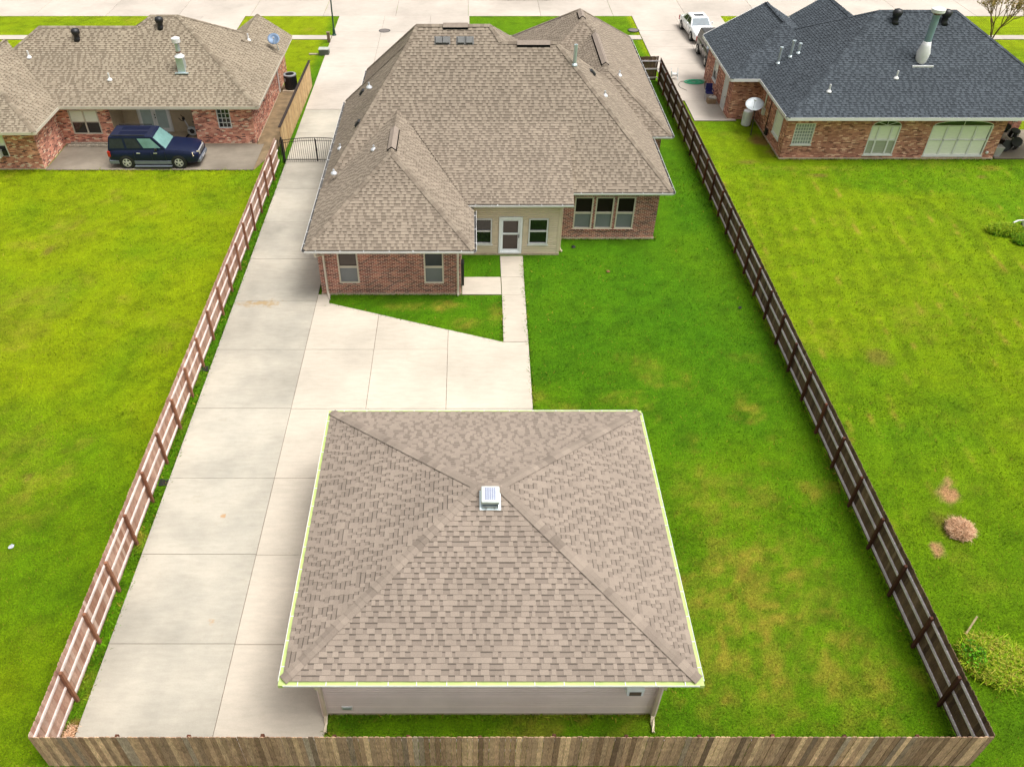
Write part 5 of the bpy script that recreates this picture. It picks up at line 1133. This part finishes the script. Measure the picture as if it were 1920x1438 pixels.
dish("satellite_dish", (Xd, Yd, 2.7), (-13.05, 56.6, 3.65), (.12, -.62, .68), .40, "blue grey satellite dish on the tan roof edge above the air conditioner", plain("dish_blue", (.11, .17, .26), .45, .1), [(-12.85, 56.9, 2.7), (-12.95, 56.8, 3.3)])
dish("satellite_dish", (18.05, 50.05, 0), (18.0, 50.35, 1.72), (-.15, -.35, .9), .56, "pale grey satellite dish on a black ground pole by brick wall", plain("dish_grey", (.46, .50, .52), .5, .1), [(18.0, 49.75, 0), (18.05, 50.15, 1.3)])

def condenser():
    x, y = -12.45, 57.2; T = thing("air_conditioner", (x, y, 0), "black round air conditioner unit between brick side wall and cedar fence", "air conditioner")
    MB().box(x - .55, y - .55, 0, x + .55, y + .55, .12).build("pad", M_SLAB, T)
    MB().lathe([(.42, .12), (.43, .2), (.43, 1.02), (.41, 1.06)], (x, y, 0), 28).build("casing", plain("casing", (.010, .011, .014), .5), T)
    s = MB()
    for i in range(28):
        a = 2 * math.pi * i / 28; s.bar((x + .437 * math.cos(a), y + .437 * math.sin(a), .2), (x + .437 * math.cos(a), y + .437 * math.sin(a), 1.0), .018, .018, (math.cos(a), math.sin(a), 0))
    s.build("louvres", M_BLACK, T)
    m = MB(); m.lathe([(.445, 1.05), (.445, 1.12), (.31, 1.14), (.31, 1.07), (.445, 1.05)], (x, y, 0), 28); m.build("top_ring", plain("ring_grey", (.25, .26, .27), .5), T)
    f = MB()
    for k in range(4):
        a = k * math.pi / 2 + .3; f.bar((x, y, 1.03), (x + .28 * math.cos(a), y + .28 * math.sin(a), 1.03), .12, .012)
    f.lathe([(.07, 1.0), (.07, 1.1), (0, 1.11)], (x, y, 0), 12); f.build("fan", M_DARK, T); MB().lathe([(.31, 1.0), (0, 1.0)], (x, y, 0), 24).build("fan_well", M_BLACK, T)
    for i in range(4): MB().lathe([(.08 + i * .065, 1.125), (.088 + i * .065, 1.13), (.096 + i * .065, 1.125)], (x, y, 0), 24).build("guard_ring", M_DARK, T)
    MB().box(x - .33, y - .34, .72, x - .2, y - .30, .92).build("rating_label", M_WHITE, T)
condenser()

def bike():
    x, y, z = -17.35, 49.35, .06; T = thing("exercise_bike", (x, y, z), "black exercise bike in the alcove beside pale double doors", "exercise bike"); K = M_BLACK
    def t(n, pts, r, m=K): MB().tube([(x + a, y + b, z + c) for a, b, c in pts], r, 8).build(n, m, T)
    t("rear_foot", [(.45, -.28, .04), (.45, .28, .04)], .04); t("front_foot", [(-.45, -.28, .04), (-.45, .28, .04)], .04); t("main_frame", [(.45, 0, .05), (.1, 0, .3), (-.1, 0, .3), (-.45, 0, .05)], .045)
    t("seat_post", [(.12, 0, .3), (.3, 0, .98)], .03, M_LEAD); t("handlebar_stem", [(-.12, 0, .35), (-.36, 0, 1.15)], .035, M_LEAD)
    t("handlebar", [(-.62, -.22, 1.36), (-.5, -.24, 1.2), (-.38, -.18, 1.14), (-.36, 0, 1.15), (-.38, .18, 1.14), (-.5, .24, 1.2), (-.62, .22, 1.36)], .025)
    MB().lathe([(.16, 0), (.05, .0), (.0, .0)], (x + .3, y, z + 1.0), 10).build("seat_base", K, T)
    s = MB(); s.loft([[(x + .44, y - .13, z + 1.0), (x + .44, y + .13, z + 1.0), (x + .44, y + .12, z + 1.07), (x + .44, y - .12, z + 1.07)], [(x + .25, y - .09, z + 1.0), (x + .25, y + .09, z + 1.0), (x + .25, y + .08, z + 1.06), (x + .25, y - .08, z + 1.06)], [(x + .12, y - .03, z + .99), (x + .12, y + .03, z + .99), (x + .12, y + .03, z + 1.04), (x + .12, y - .03, z + 1.04)]]); s.build("saddle", K, T)
    MB().lathe([(.29, -.06), (.31, -.03), (.31, .03), (.29, .06)], (x - .02, y, z + .42), 22, axis=(0, 1, 0)).build("flywheel_cover", plain("bike_grey", (.42, .44, .44), .4), T); MB().lathe([(.15, .062), (.15, .08), (0, .082)], (x - .02, y, z + .42), 16, axis=(0, -1, 0)).build("crank_disc", K, T)
    for s_ in (-1, 1): MB().box(x - .02 + s_ * .16 - .06, y + s_ * .16 - .05, z + .42 - s_ * .1, x - .02 + s_ * .16 + .06, y + s_ * .16 + .05, z + .45 - s_ * .1).build("pedal", K, T)
    MB().box(x - .46, y - .1, z + 1.16, x - .36, y + .1, z + 1.3).build("console", K, T)
bike()
T = thing("paver_border", (-23.2, 48.2, 0), "row of grey concrete pavers edging the brick wall under the wide window", "paving")
for k in range(13):
    for r_ in range(2):
        MB().box(-24.85 + k * .235 + r_ * .11, 48.0 + r_ * .2, .04, -24.85 + k * .235 + .222 + r_ * .11, 48.19 + r_ * .2, .13 + r_ * .06 + random.uniform(-.01, .01)).build("paver", plain("paver", A(170, 160, 142, 1.3), .95, var=.2, rnd=.12, scale=8), T, bevel=.012)
x_, y_ = onY(5, 288, 45.0)[0], 45.06
T = thing("window_air_conditioner", (x_, y_, .85), "white window air conditioner unit in the orange brick wing", "air conditioner")
MB().box(x_ - .55, y_ - .38, .86, x_ - .02, y_ + .05, 1.26).build("casing", M_WHITE, T, bevel=.02)
for k in range(7): MB().box(x_ - .5, y_ - .388, .9 + k * .045, x_ - .08, y_ - .378, .92 + k * .045).build("grille_bar", M_LEAD, T)
MB().box(x_ - .01, y_ - .03, .86, x_ + .3, y_ + .05, 1.22).build("side_filler", M_BLACK, T)

def lamp_post():
    x, y = G(627, 68); T = thing("lamp_post", (x, y, 0), "slim dark green street lamp post on the grass beside the pavement", "lamp post"); gm = plain("lamp_green", (.012, .05, .035), .5, .2)
    MB().lathe([(.17, 0), (.17, .12), (.12, .16), (.1, .5), (.06, .6)], (x, y, 0), 14).build("base", gm, T); MB().tube([(x, y, .5), (x, y, 6.6)], [.06, .045], 10).build("pole", gm, T)
    MB().lathe([(.05, 6.6), (.14, 6.7), (.2, 7.1), (.24, 7.12), (.05, 7.35), (0, 7.4)], (x, y, 0), 12).build("lantern", gm, T)
lamp_post()
x, y = G(609, 103); T = thing("utility_box", (x, y, 0), "low grey green utility box on the front grass beside the drive", "utility box"); MB().box(x - .4, y - .25, 0, x + .35, y + .3, .42).build("cabinet", plain("box_green", (.09, .10, .075), .7), T, bevel=.02); MB().box(x - .42, y - .27, .42, x + .37, y + .32, .47).build("lid", plain("box_lid", (.36, .37, .33), .7), T); MB().box(x - 1.2, y - .1, .0, x - .5, y + .12, .07).build("cover_plate", plain("plate_tan", (.3, .26, .18), .8), T)
x, y = G(617, 80); T = thing("marker_post", (x, y, 0), "short brown marker post on the grass near the street lamp", "post"); MB().box(x - .11, y - .11, 0, x + .11, y + .11, .75).build("shaft", plain("post_brown", (.16, .11, .07), .9), T, bevel=.02); MB().box(x - .13, y - .13, .75, x + .13, y + .13, .8).build("cap", plain("post_cap", (.22, .16, .10), .9), T)
for px, py, lb in ((721, 58, "round grey manhole cover in the concrete front drive"), (1188, 57, "round grey manhole cover in the drive edge beside the right hand lawn")):
    x, y = G(px, py, .06); T = thing("manhole_cover", (x, y, .05), lb, "manhole cover", "manhole covers"); MB().lathe([(.40, 0), (.40, .014), (.36, .016), (.36, .012), (0, .012)], (x, y, .052), 24).build("lid", plain("manhole", A(140, 132, 126), .8, .2, var=.2, scale=20), T); MB().lathe([(.48, 0), (.48, .009)], (x, y, .05), 24).build("frame", M_DARK, T)
x, y = 18.07, 51.35; T = thing("plastic_barrel", (x, y, 0), "white plastic barrel on the grass against the brick corner", "barrel"); MB().lathe([(.27, 0), (.3, .04), (.31, .3), (.3, .33), (.31, .36), (.31, .62), (.3, .65), (.31, .68), (.3, .92), (.27, .97), (.05, .98), (0, .98)], (x, y, 0), 22).build("drum", plain("barrel_white", (.66, .68, .70), .45), T, smooth=False); MB().lathe([(.05, .98), (.05, 1.02), (0, 1.02)], (x + .12, y, 0), 10).build("bung", M_WHITE, T)
# hose, chair and odds and ends by the side door
T = thing("garden_hose", (16.1, 58.4, .05), "coiled green garden hose on the concrete drive", "hose"); hp = []
for i in range(150):
    t = i / 149; a = t * 2 * math.pi * 7; r_ = .34 + .13 * math.sin(a * .37) + .06 * math.sin(5 * t); hp.append((16.2 + 1.45 * r_ * math.cos(a), 58.45 + r_ * .8 * math.sin(a), .075 + .10 * t * (0.6 + .4 * math.sin(a * 1.7))))
MB().tube(hp, .028, 6).build("coil", plain("hose_green", (.05, .42, .22), .4), T)
MB().tube([(15.6, 58.7, .075), (15.2, 58.5, .075), (14.95, 58.0, .075), (15.0, 57.4, .075), (15.35, 56.9, .075)], .012, 5).build("lead", M_DARK, T)
def folding_chair(x, y, seatmat, label, rz=0.0, fr=None):
    T = thing("camp_chair", (x, y, .05), label, "chair"); fm = fr or M_LEAD
    for sx_ in (-.24, .24):
        MB().tube([(x + sx_, y - .25, .05), (x + sx_, y + .22, .55)], .014, 6).build("leg", fm, T); MB().tube([(x + sx_, y + .25, .05), (x + sx_, y - .22, .48)], .014, 6).build("leg", fm, T); MB().tube([(x + sx_, y + .2, .45), (x + sx_, y + .36, .98)], .014, 6).build("back_post", fm, T)
        MB().box(x + sx_ - .03, y - .24, .62, x + sx_ + .03, y + .24, .65).build("armrest", seatmat, T)
    MB().box(x - .25, y - .23, .44, x + .25, y + .22, .47).build("seat", seatmat, T)
    m = MB(); m.add([(x - .25, y + .2, .46), (x + .25, y + .2, .46), (x + .25, y + .36, .96), (x - .25, y + .36, .96), (x - .25, y + .23, .46), (x + .25, y + .23, .46), (x + .25, y + .39, .96), (x - .25, y + .39, .96)], [(0, 1, 2, 3), (7, 6, 5, 4), (0, 4, 5, 1), (3, 2, 6, 7), (0, 3, 7, 4), (1, 5, 6, 2)]); m.build("back", seatmat, T)
folding_chair(16.55, 55.55, plain("blue_cloth", (.012, .014, .12), .8), "folding chair with dark blue cloth beside the brick gable wall")
T = thing("cardboard_box", (16.55, 54.85, .05), "open tan box with crumpled white bags below the blue chair", "box"); MB().box(16.3, 54.6, .05, 16.85, 55.05, .32).build("carton", plain("carton", (.30, .21, .12), .9), T)
for k in range(5):
    m = MB(); cx_, cy_ = 16.42 + .09 * k, 54.8 + .09 * (k % 2); m.lathe([(0.02, .28), (.12, .34), (.14, .42), (.06, .5), (0, .52)], (cx_, cy_, 0), 7, axis=(random.uniform(-.2, .2), random.uniform(-.2, .2), 1)); m.build("bag", plain("bag_white", (.5, .47, .42), .7), T)
T = thing("firewood_bundle", (16.75, 57.4, .05), "small brown bundle of firewood leaning on the brick wall", "firewood")
for k in range(7): MB().tube([(16.72 + .06 * (k % 3), 57.25 + .04 * k, .09 + .11 * (k // 3)), (16.80 + .06 * (k % 3), 57.65 + .03 * k, .12 + .11 * (k // 3))], .055, 7).build("log", plain("log", (.12, .075, .045), .95, rnd=.3), T)
T = thing("hose_reel", (14.85, 59.1, .05), "small white hose reel cart standing on the concrete drive", "hose reel"); MB().lathe([(.2, -.2), (.2, -.18), (.1, -.17), (.1, .17), (.2, .18), (.2, .2)], (14.85, 59.1, .38), 16, axis=(1, 0, 0)).build("reel", M_WHITE, T)
for s_ in (-.24, .24): MB().tube([(14.85 + s_, 58.85, .06), (14.85 + s_, 59.1, .38), (14.85 + s_, 59.35, .75)], .018, 6).build("frame_leg", M_GALV, T)

# equipment under the covered patio on the right
def drum(T, c, r, h, ax, lugs=6):
    d_ = MB(); d_.lathe([(r, -h / 2), (r, h / 2)], c, 20, axis=ax); o = d_.build("drum_shell", M_BLACK, T)
    q = MB(); A_ = Vector(ax).normalized()
    for s_ in (-1, 1): q.lathe([(r * 1.0, s_ * (h / 2 - .02)), (r * 1.04, s_ * (h / 2 - .02)), (r * 1.04, s_ * (h / 2 + .01)), (r * .97, s_ * (h / 2 + .012))], c, 20, axis=ax)
    q.build("hoop", M_DARK, o); MB().lathe([(r * .97, h / 2), (0, h / 2 + .004)], c, 20, axis=ax).build("drumhead", plain("drumhead", (.05, .04, .034), .6), o)
    a = A_.orthogonal().normalized(); b = A_.cross(a)
    for k in range(lugs):
        t = 2 * math.pi * k / lugs; P = Vector(c) + (a * math.cos(t) + b * math.sin(t)) * (r + .02); MB().bar(P - A_ * h * .32, P + A_ * h * .32, .05, .05).build("lug", M_CHROME, o)
T = thing("drum_kit", (33.0, 47.6, 0), "black drums with chrome fittings crowded under the covered brick patio", "drums")
drum(T, (32.9, 47.6, .36), .33, .55, (.15, -1, .25)); drum(T, (33.5, 47.5, .5), .30, .5, (-.2, -.7, .8)); drum(T, (32.6, 48.4, .95), .22, .3, (.1, -.4, 1)); drum(T, (33.2, 48.5, 1.05), .22, .3, (-.1, -.4, 1)); drum(T, (33.7, 48.3, .8), .27, .4, (0, -.2, 1))
for cx_, cz_ in ((32.5, 1.35), (33.7, 1.5)):
    MB().tube([(cx_, 48.8, .06), (cx_, 48.8, cz_)], .014, 6).build("stand", M_CHROME, T); MB().lathe([(.24, 0), (.1, .02), (.03, .05), (0, .05)], (cx_, 48.8, cz_), 20, axis=(.1, -.5, 1)).build("cymbal", M_LEAD, T)
T = thing("storage_bin", (32.05, 46.75, 0), "pale grey storage bin at the patio edge in front of the drums", "bin"); MB().loft([[(31.9, 46.6, .06), (32.28, 46.6, .06), (32.28, 46.95, .06), (31.9, 46.95, .06)], [(31.85, 46.55, .62), (32.34, 46.55, .62), (32.34, 47.0, .62), (31.85, 47.0, .62)]]).build("tub", plain("bin_grey", (.40, .38, .37), .6), T); MB().box(31.83, 46.53, .62, 32.36, 47.02, .66).build("lid", plain("bin_lid", (.46, .44, .43), .6), T)

# white well-head cover among weeds at the right edge
T = thing("plastic_enclosure", (29.6, 38.0, 0), "white plastic enclosure with short white pipes standing among weeds", "enclosure")
MB().lathe([(.5, 0), (.5, .55), (.44, .62), (.0, .66)], (29.72, 38.0, 0), 8).build("housing", M_WHITE, T); MB().lathe([(.54, 0), (.54, .3)], (29.72, 38.0, 0), 8).build("skirt", M_DARK, T)
MB().tube([(29.3, 38.25, .5), (29.05, 38.3, .45), (28.75, 38.15, .42)], .04, 8).build("pipe", M_WHITE, T); MB().tube([(29.35, 37.75, .2), (29.2, 37.7, .3)], .05, 8).build("pipe", M_WHITE, T)

# ------------------------------------------------------------------ plants
M_LEAFT = tinted("leaf", 0.75, 0.12, 40, 0.05, 0.05)
def leaves(m, centre, rad, n, size, cols, flat=.7, up=.35):
    for _ in range(n):
        d = Vector((random.gauss(0, 1), random.gauss(0, 1), random.gauss(0, 1))).normalized() * (random.random() ** .45)
        p = Vector(centre) + Vector((d.x * rad[0], d.y * rad[1], abs(d.z) * rad[2] if flat else d.z * rad[2])); s_ = size * random.uniform(.6, 1.4)
        a = Vector((random.gauss(0, 1), random.gauss(0, 1), random.gauss(up, .6))).normalized(); b = a.orthogonal().normalized(); b = (Matrix.Rotation(random.uniform(0, 6.28), 3, a) @ b)
        m.tint = tuple(np.array(random.choice(cols)) * random.uniform(.75, 1.25))
        m.add([tuple(p - a * s_ * .5), tuple(p + b * s_ * .28), tuple(p + a * s_ * .6), tuple(p - b * s_ * .28)], [(0, 1, 2, 3)])
def blades(m, centre, rad, n, length, cols, lean=.5, width=.012, hfun=None):
    for _ in range(n):
        t = random.uniform(0, 6.283); r_ = random.random() ** .6; p = Vector(centre) + Vector((math.cos(t) * r_ * rad[0], math.sin(t) * r_ * rad[1], 0))
        if hfun: p.z += hfun(r_)
        l_ = length * random.uniform(.5, 1.3); d = Vector((random.gauss(0, lean), random.gauss(0, lean), 1)).normalized(); s_ = d.orthogonal().normalized() * width
        s_ = Matrix.Rotation(random.uniform(0, 6.28), 3, d) @ s_
        bend = Vector((random.gauss(0, .3), random.gauss(0, .3), -.25)) * l_
        m.tint = tuple(np.array(random.choice(cols)) * random.uniform(.7, 1.3))
        m.add([tuple(p - s_), tuple(p + s_), tuple(p + d * l_ * .6 + s_ * .7), tuple(p + d * l_ + bend), tuple(p + d * l_ * .6 - s_ * .7)], [(0, 1, 2, 4), (4, 2, 3)])
GR = [A(140, 170, 14, 1.0), A(110, 150, 14, 1.0), A(165, 178, 40, 1.0)]; DK = [A(74, 130, 10, 1.0), A(54, 100, 8, 1.0), A(104, 166, 12, 1.0)]; HAY = [A(204, 166, 132, .9), A(224, 190, 156, .9), A(182, 142, 110, .9)]
def mound(name, c, rad, h, label, cat, cols, n, length, lean, base_col, width=.012):
    T = thing(name, (*c, 0), label, cat); m = MB(); m.tint = base_col; N = 18; pr = []
    rings = []
    for j in range(6):
        t = j / 5; rr = math.cos(t * math.pi / 2) ** .8; rings.append([(c[0] + rad[0] * rr * .92 * math.cos(2 * math.pi * k / N) * (1 + .12 * math.sin(k * 2.3 + j)), c[1] + rad[1] * rr * .92 * math.sin(2 * math.pi * k / N) * (1 + .12 * math.cos(k * 1.7)), -.02 + h * math.sin(t * math.pi / 2)) for k in range(N)])
    m.loft(rings); m.build("core", M_LEAFT, T, smooth=True)
    b = MB(); blades(b, (*c, 0), rad, n, length, cols, lean, width, lambda r_: h * math.sqrt(max(0, 1 - r_ ** 1.6)) * .97); tag(b.build("stalks", M_LEAFT, T), kind="stuff")
    return T
mound("straw_heap", (16.92, 17.95), (.43, .42), .40, "dry pinkish straw heap lying on the neighbouring lawn", "straw heap", HAY, 3200, .20, 1.5, A(186, 148, 114, 1.0), .008)
mound("straw_heap", (-11.13, 10.75), (.17, .34), .12, "small scrap of dry straw in the corner by the driveway end", "straw heap", HAY, 500, .14, 1.5, A(170, 124, 80, 1.3), .007)
T = mound("weed_clump", (15.75, 13.0), (1.0, .85), .22, "overgrown mound of weeds against the dark fence", "weeds", GR + [A(180, 166, 70, 1.0)], 5200, .34, .7, A(100, 130, 14, 1.3))
m = MB(); leaves(m, (15.15, 13.15, .12), (.42, .55, .42), 900, .075, DK + [A(110, 190, 20, 1.3)]); tag(m.build("leaves", M_LEAFT, T), kind="stuff")
T = mound("weed_clump", (28.3, 37.9), (.95, .55), .26, "yellow green weeds left of the white plastic enclosure", "weeds", GR, 2600, .28, .5, A(90, 120, 14, 1.4)); m = MB(); leaves(m, (28.15, 37.55, .05), (.8, .35, .25), 500, .07, DK); tag(m.build("leaves", M_LEAFT, T), kind="stuff")
T = mound("weed_clump", (29.0, 36.85), (.8, .45), .3, "dark leafy weeds in front of the white plastic enclosure", "weeds", DK + GR, 2400, .26, .5, A(60, 90, 12, 1.4)); m = MB(); leaves(m, (29.0, 36.7, .05), (.75, .35, .3), 600, .07, DK); tag(m.build("leaves", M_LEAFT, T), kind="stuff")
T = thing("wooden_stake", (15.42, 14.1, 0), "leaning wooden stake stuck in the weeds by the fence", "stake"); MB().bar((15.38, 14.0, 0), (15.72, 14.35, .42), .05, .09).build("board", plain("stake_wood", A(190, 170, 130, 1.2), .9, var=.25, scale=14), T)
def tree():
    x, y = 41.2, 66.5; T = thing("young_tree", (x, y, 0), "thin half bare young tree behind the dark roofed house", "tree"); br = MB(); lv = MB(); cols = [A(170, 150, 80, 1.2), A(150, 140, 60, 1.2), A(190, 160, 110, 1.2)]
    br.tint = A(110, 90, 60, 1.0)
    def grow(p, d, l_, r_, k):
        q = p + d * l_; mid = p.lerp(q, .5) + Vector((random.gauss(0, .04), random.gauss(0, .04), 0)) * l_; br.tube([p, mid, q], [r_, r_ * .85, r_ * .68], 6 if k > 2 else 4, cap=False)
        if k <= 2:
            for _ in range(4 if k == 0 else 1): 
                c = p.lerp(q, random.random()); leaves(lv, tuple(c), (.14, .14, .12), 3, .10, cols, flat=0)
        if k == 0: return
        for i in range(3 if k > 1 else 2):
            nd = (d + Vector((random.gauss(0, .45), random.gauss(0, .45), random.uniform(.0, .35)))).normalized(); grow(q, nd, l_ * random.uniform(.62, .85), r_ * .62, k - 1)
    for i in range(4): grow(Vector((x, y, 0)), Vector((.28 * math.cos(i * 1.6), .28 * math.sin(i * 1.6), 1)).normalized(), 1.35, .06, 4)
    br.build("trunk", M_LEAFT, T); tag(lv.build("crown", M_LEAFT, T), kind="stuff")
tree()

# small litter on the lawns and drive
def clod(px, py, s_, label, mat, cat="clod"):
    x, y = G(px, py); m = MB(); pr = [(0, 0), (.6, .02), (.9, .25), (.6, .5), (0, .62)]; m.lathe([(a * s_, b * s_) for a, b in pr], (0, 0, 0), 9); o = m.build("soil_clod" if cat == "clod" else cat, mat, None, smooth=False)
    for v in o.data.vertices: v.co *= random.uniform(.75, 1.25)
    o.location = (x, y, .01); tag(o, label, cat)
M_CLOD = plain("clod", A(150, 112, 70, 1.3), .95, var=.3, scale=18)
clod(1075, 464, .13, "small black lump on the grass beside the porch corner", M_BLACK, "litter"); clod(1140, 510, .11, "brown soil clod on the grass below the three windows", M_CLOD); clod(22, 1025, .11, "grey scrap of litter on the left hand lawn", M_LEAD, "litter"); clod(1387, 578, .10, "black scrap in the grass beside the dark fence", M_BLACK, "litter")
for px, py, lb in ((385, 692, "small dark drain grate in the grass strip halfway along the tan fence"), (307, 905, "small dark drain grate in the grass strip beside the driveway near the garage")):
    x, y = G(px, py); T = thing("drain_grate", (x, y, 0), lb, "drain grate"); MB().box(x - .16, y - .16, -.02, x + .16, y + .16, .035).build("frame", M_DARK, T)
    for k in range(6): MB().box(x - .13 + k * .046, y - .13, .034, x - .11 + k * .046, y + .13, .045).build("grate_bar", M_BLACK, T)

# ------------------------------------------------------------------ real grass near the camera
def grass():
    zones = [(-10.97, 10.0, -4.0, 45), (-4.1, 11.3, 5.3, 20.3)]
    def ok(x, y):
        k = np.ones(len(x), bool)
        for a, b, c, d in ((-11.0, 9.9, -7.1, 60), (-7.2, 9.9, -3.98, 24.2), (-4.1, 11.3, 5.3, 24.0), (-4.3, 24, 2.6, 28), (1.52, 28, 2.74, 35.7), (-7, 32.1, 0, 60), (-.4, 33, -.3, 33.7), (-.4, 32.05, 1.6, 33.65), (-.4, 35.6, 10, 60), (9.5, 37, 11, 60), (-26, 44.85, -12, 60), (18.8, 46, 40, 60), (14.7, 51.8, 22, 70)):
            k &= ~((x > a) & (x < c) & (y > b) & (y < d))
        k &= ~((x > 2.0) & (x < 2.62) & (y > 20) & (y < 28.6)); k &= ~((x > -7.2) & (x < 1.56) & (y > 24) & (y < 31.41 + (x + 6.53) * (-2.94 / 8.06) + .02))
        k &= ~((np.abs(x + 11.34) < .05)) & ~((np.abs(x - 13.6) < .05)); k &= ~((x < -6.5) & (x > -7.2) & (y < 32.2))
        return k
    P = []
    for x0, x1, y0, y1, dens in ((-19, 21, 8.5, 14, 560), (-22, 24, 14, 20, 380), (-26, 28, 20, 30, 170), (-30, 33, 30, 46, 60)):
        n = int((x1 - x0) * (y1 - y0) * dens); P.append(np.stack([RNG.uniform(x0, x1, n), RNG.uniform(y0, y1, n), np.full(n, 1.0 if y0 < 14 else 1.15 if y0 < 20 else 1.5 if y0 < 30 else 2.0)], 1))
    P = np.concatenate(P); P = P[ok(P[:, 0], P[:, 1])]
    for (xa, ya), (xb, yb), den in (((-11.0, 10), (-11.0, 46), 90), ((-11.27, 10), (-11.27, 46), 70), ((13.5, 10), (13.5, 58), 70), ((13.7, 10), (13.7, 58), 60), ((-11.45, 10), (-11.45, 46), 60), ((2.62, 21), (2.7, 35), 90), ((1.52, 28.6), (1.58, 32), 70), ((-6.5, 31.38), (1.5, 28.45), 80), ((-3.98, 10), (-3.98, 11.3), 80), ((-4, 11.33), (5.2, 11.33), 60), ((5.27, 11.3), (5.27, 20.2), 60), ((-11, 10.1), (13.5, 10.1), 50), ((4.7, 37.12), (9.6, 37.12), 60), ((9.7, 37), (9.7, 44), 50), ((18.8, 46.32), (31.7, 46.32), 70), ((18.74, 46.4), (18.74, 52), 70), ((-27, 44.85), (-12.8, 44.85), 70), ((-6.4, 32.1), (-.3, 32.1), 60)):
        L = math.hypot(xb - xa, yb - ya); n = int(L * den); t = RNG.random(n); P = np.concatenate([P, np.stack([xa + (xb - xa) * t + RNG.normal(0, .035, n), ya + (yb - ya) * t + RNG.normal(0, .035, n), RNG.uniform(1.6, 3.4, n)], 1)])
    n = len(P)
    col = lawn_rgb(P[:, 0], P[:, 1]) * RNG.uniform(.55, 1.6, (n, 1)) * np.array([1.0, 1.0, 1.0]) * (1 + RNG.normal(0, .05, (n, 3)))
    straw = RNG.random(n) < .06; col[straw] = STRAW * RNG.uniform(.7, 1.15, (straw.sum(), 1))
    h = RNG.uniform(.025, .075, n) * np.sqrt(P[:, 2]); t = RNG.uniform(0, 2 * np.pi, n); w = RNG.uniform(.006, .014, n) * P[:, 2]; lean = RNG.normal(0, .035, (n, 2)) * P[:, 2:3]
    z0 = -.012
    b0 = np.stack([P[:, 0] - np.cos(t) * w, P[:, 1] - np.sin(t) * w, np.full(n, z0)], 1); b1 = np.stack([P[:, 0] + np.cos(t) * w, P[:, 1] + np.sin(t) * w, np.full(n, z0)], 1); tp = np.stack([P[:, 0] + lean[:, 0], P[:, 1] + lean[:, 1], h], 1)
    v = np.stack([b0, b1, tp], 1).reshape(-1, 3).astype(np.float32); me = bpy.data.meshes.new("grass")
    me.vertices.add(3 * n); me.vertices.foreach_set("co", v.ravel()); me.loops.add(3 * n); me.loops.foreach_set("vertex_index", np.arange(3 * n, dtype=np.int32)); me.polygons.add(n); me.polygons.foreach_set("loop_start", np.arange(0, 3 * n, 3, dtype=np.int32)); me.polygons.foreach_set("loop_total", np.full(n, 3, dtype=np.int32)); me.update(calc_edges=True)
    at = me.attributes.new("tint", 'FLOAT_COLOR', 'POINT'); c = np.repeat(np.concatenate([np.clip(col, 0, 1), np.ones((n, 1))], 1), 3, 0); at.data.foreach_set("color", c.astype(np.float32).ravel())
    m = NT("grass_blade"); a_ = m.n("ShaderNodeAttribute", attribute_name="tint"); m.base(a_.outputs["Color"]); m.set(.8, spec=.15); me.materials.append(m.m)
    tag(link("grass", me), "short green lawn grass blades", "grass", kind="stuff")
grass()
for o in bpy.data.objects:
    if "_world" in o: del o["_world"]
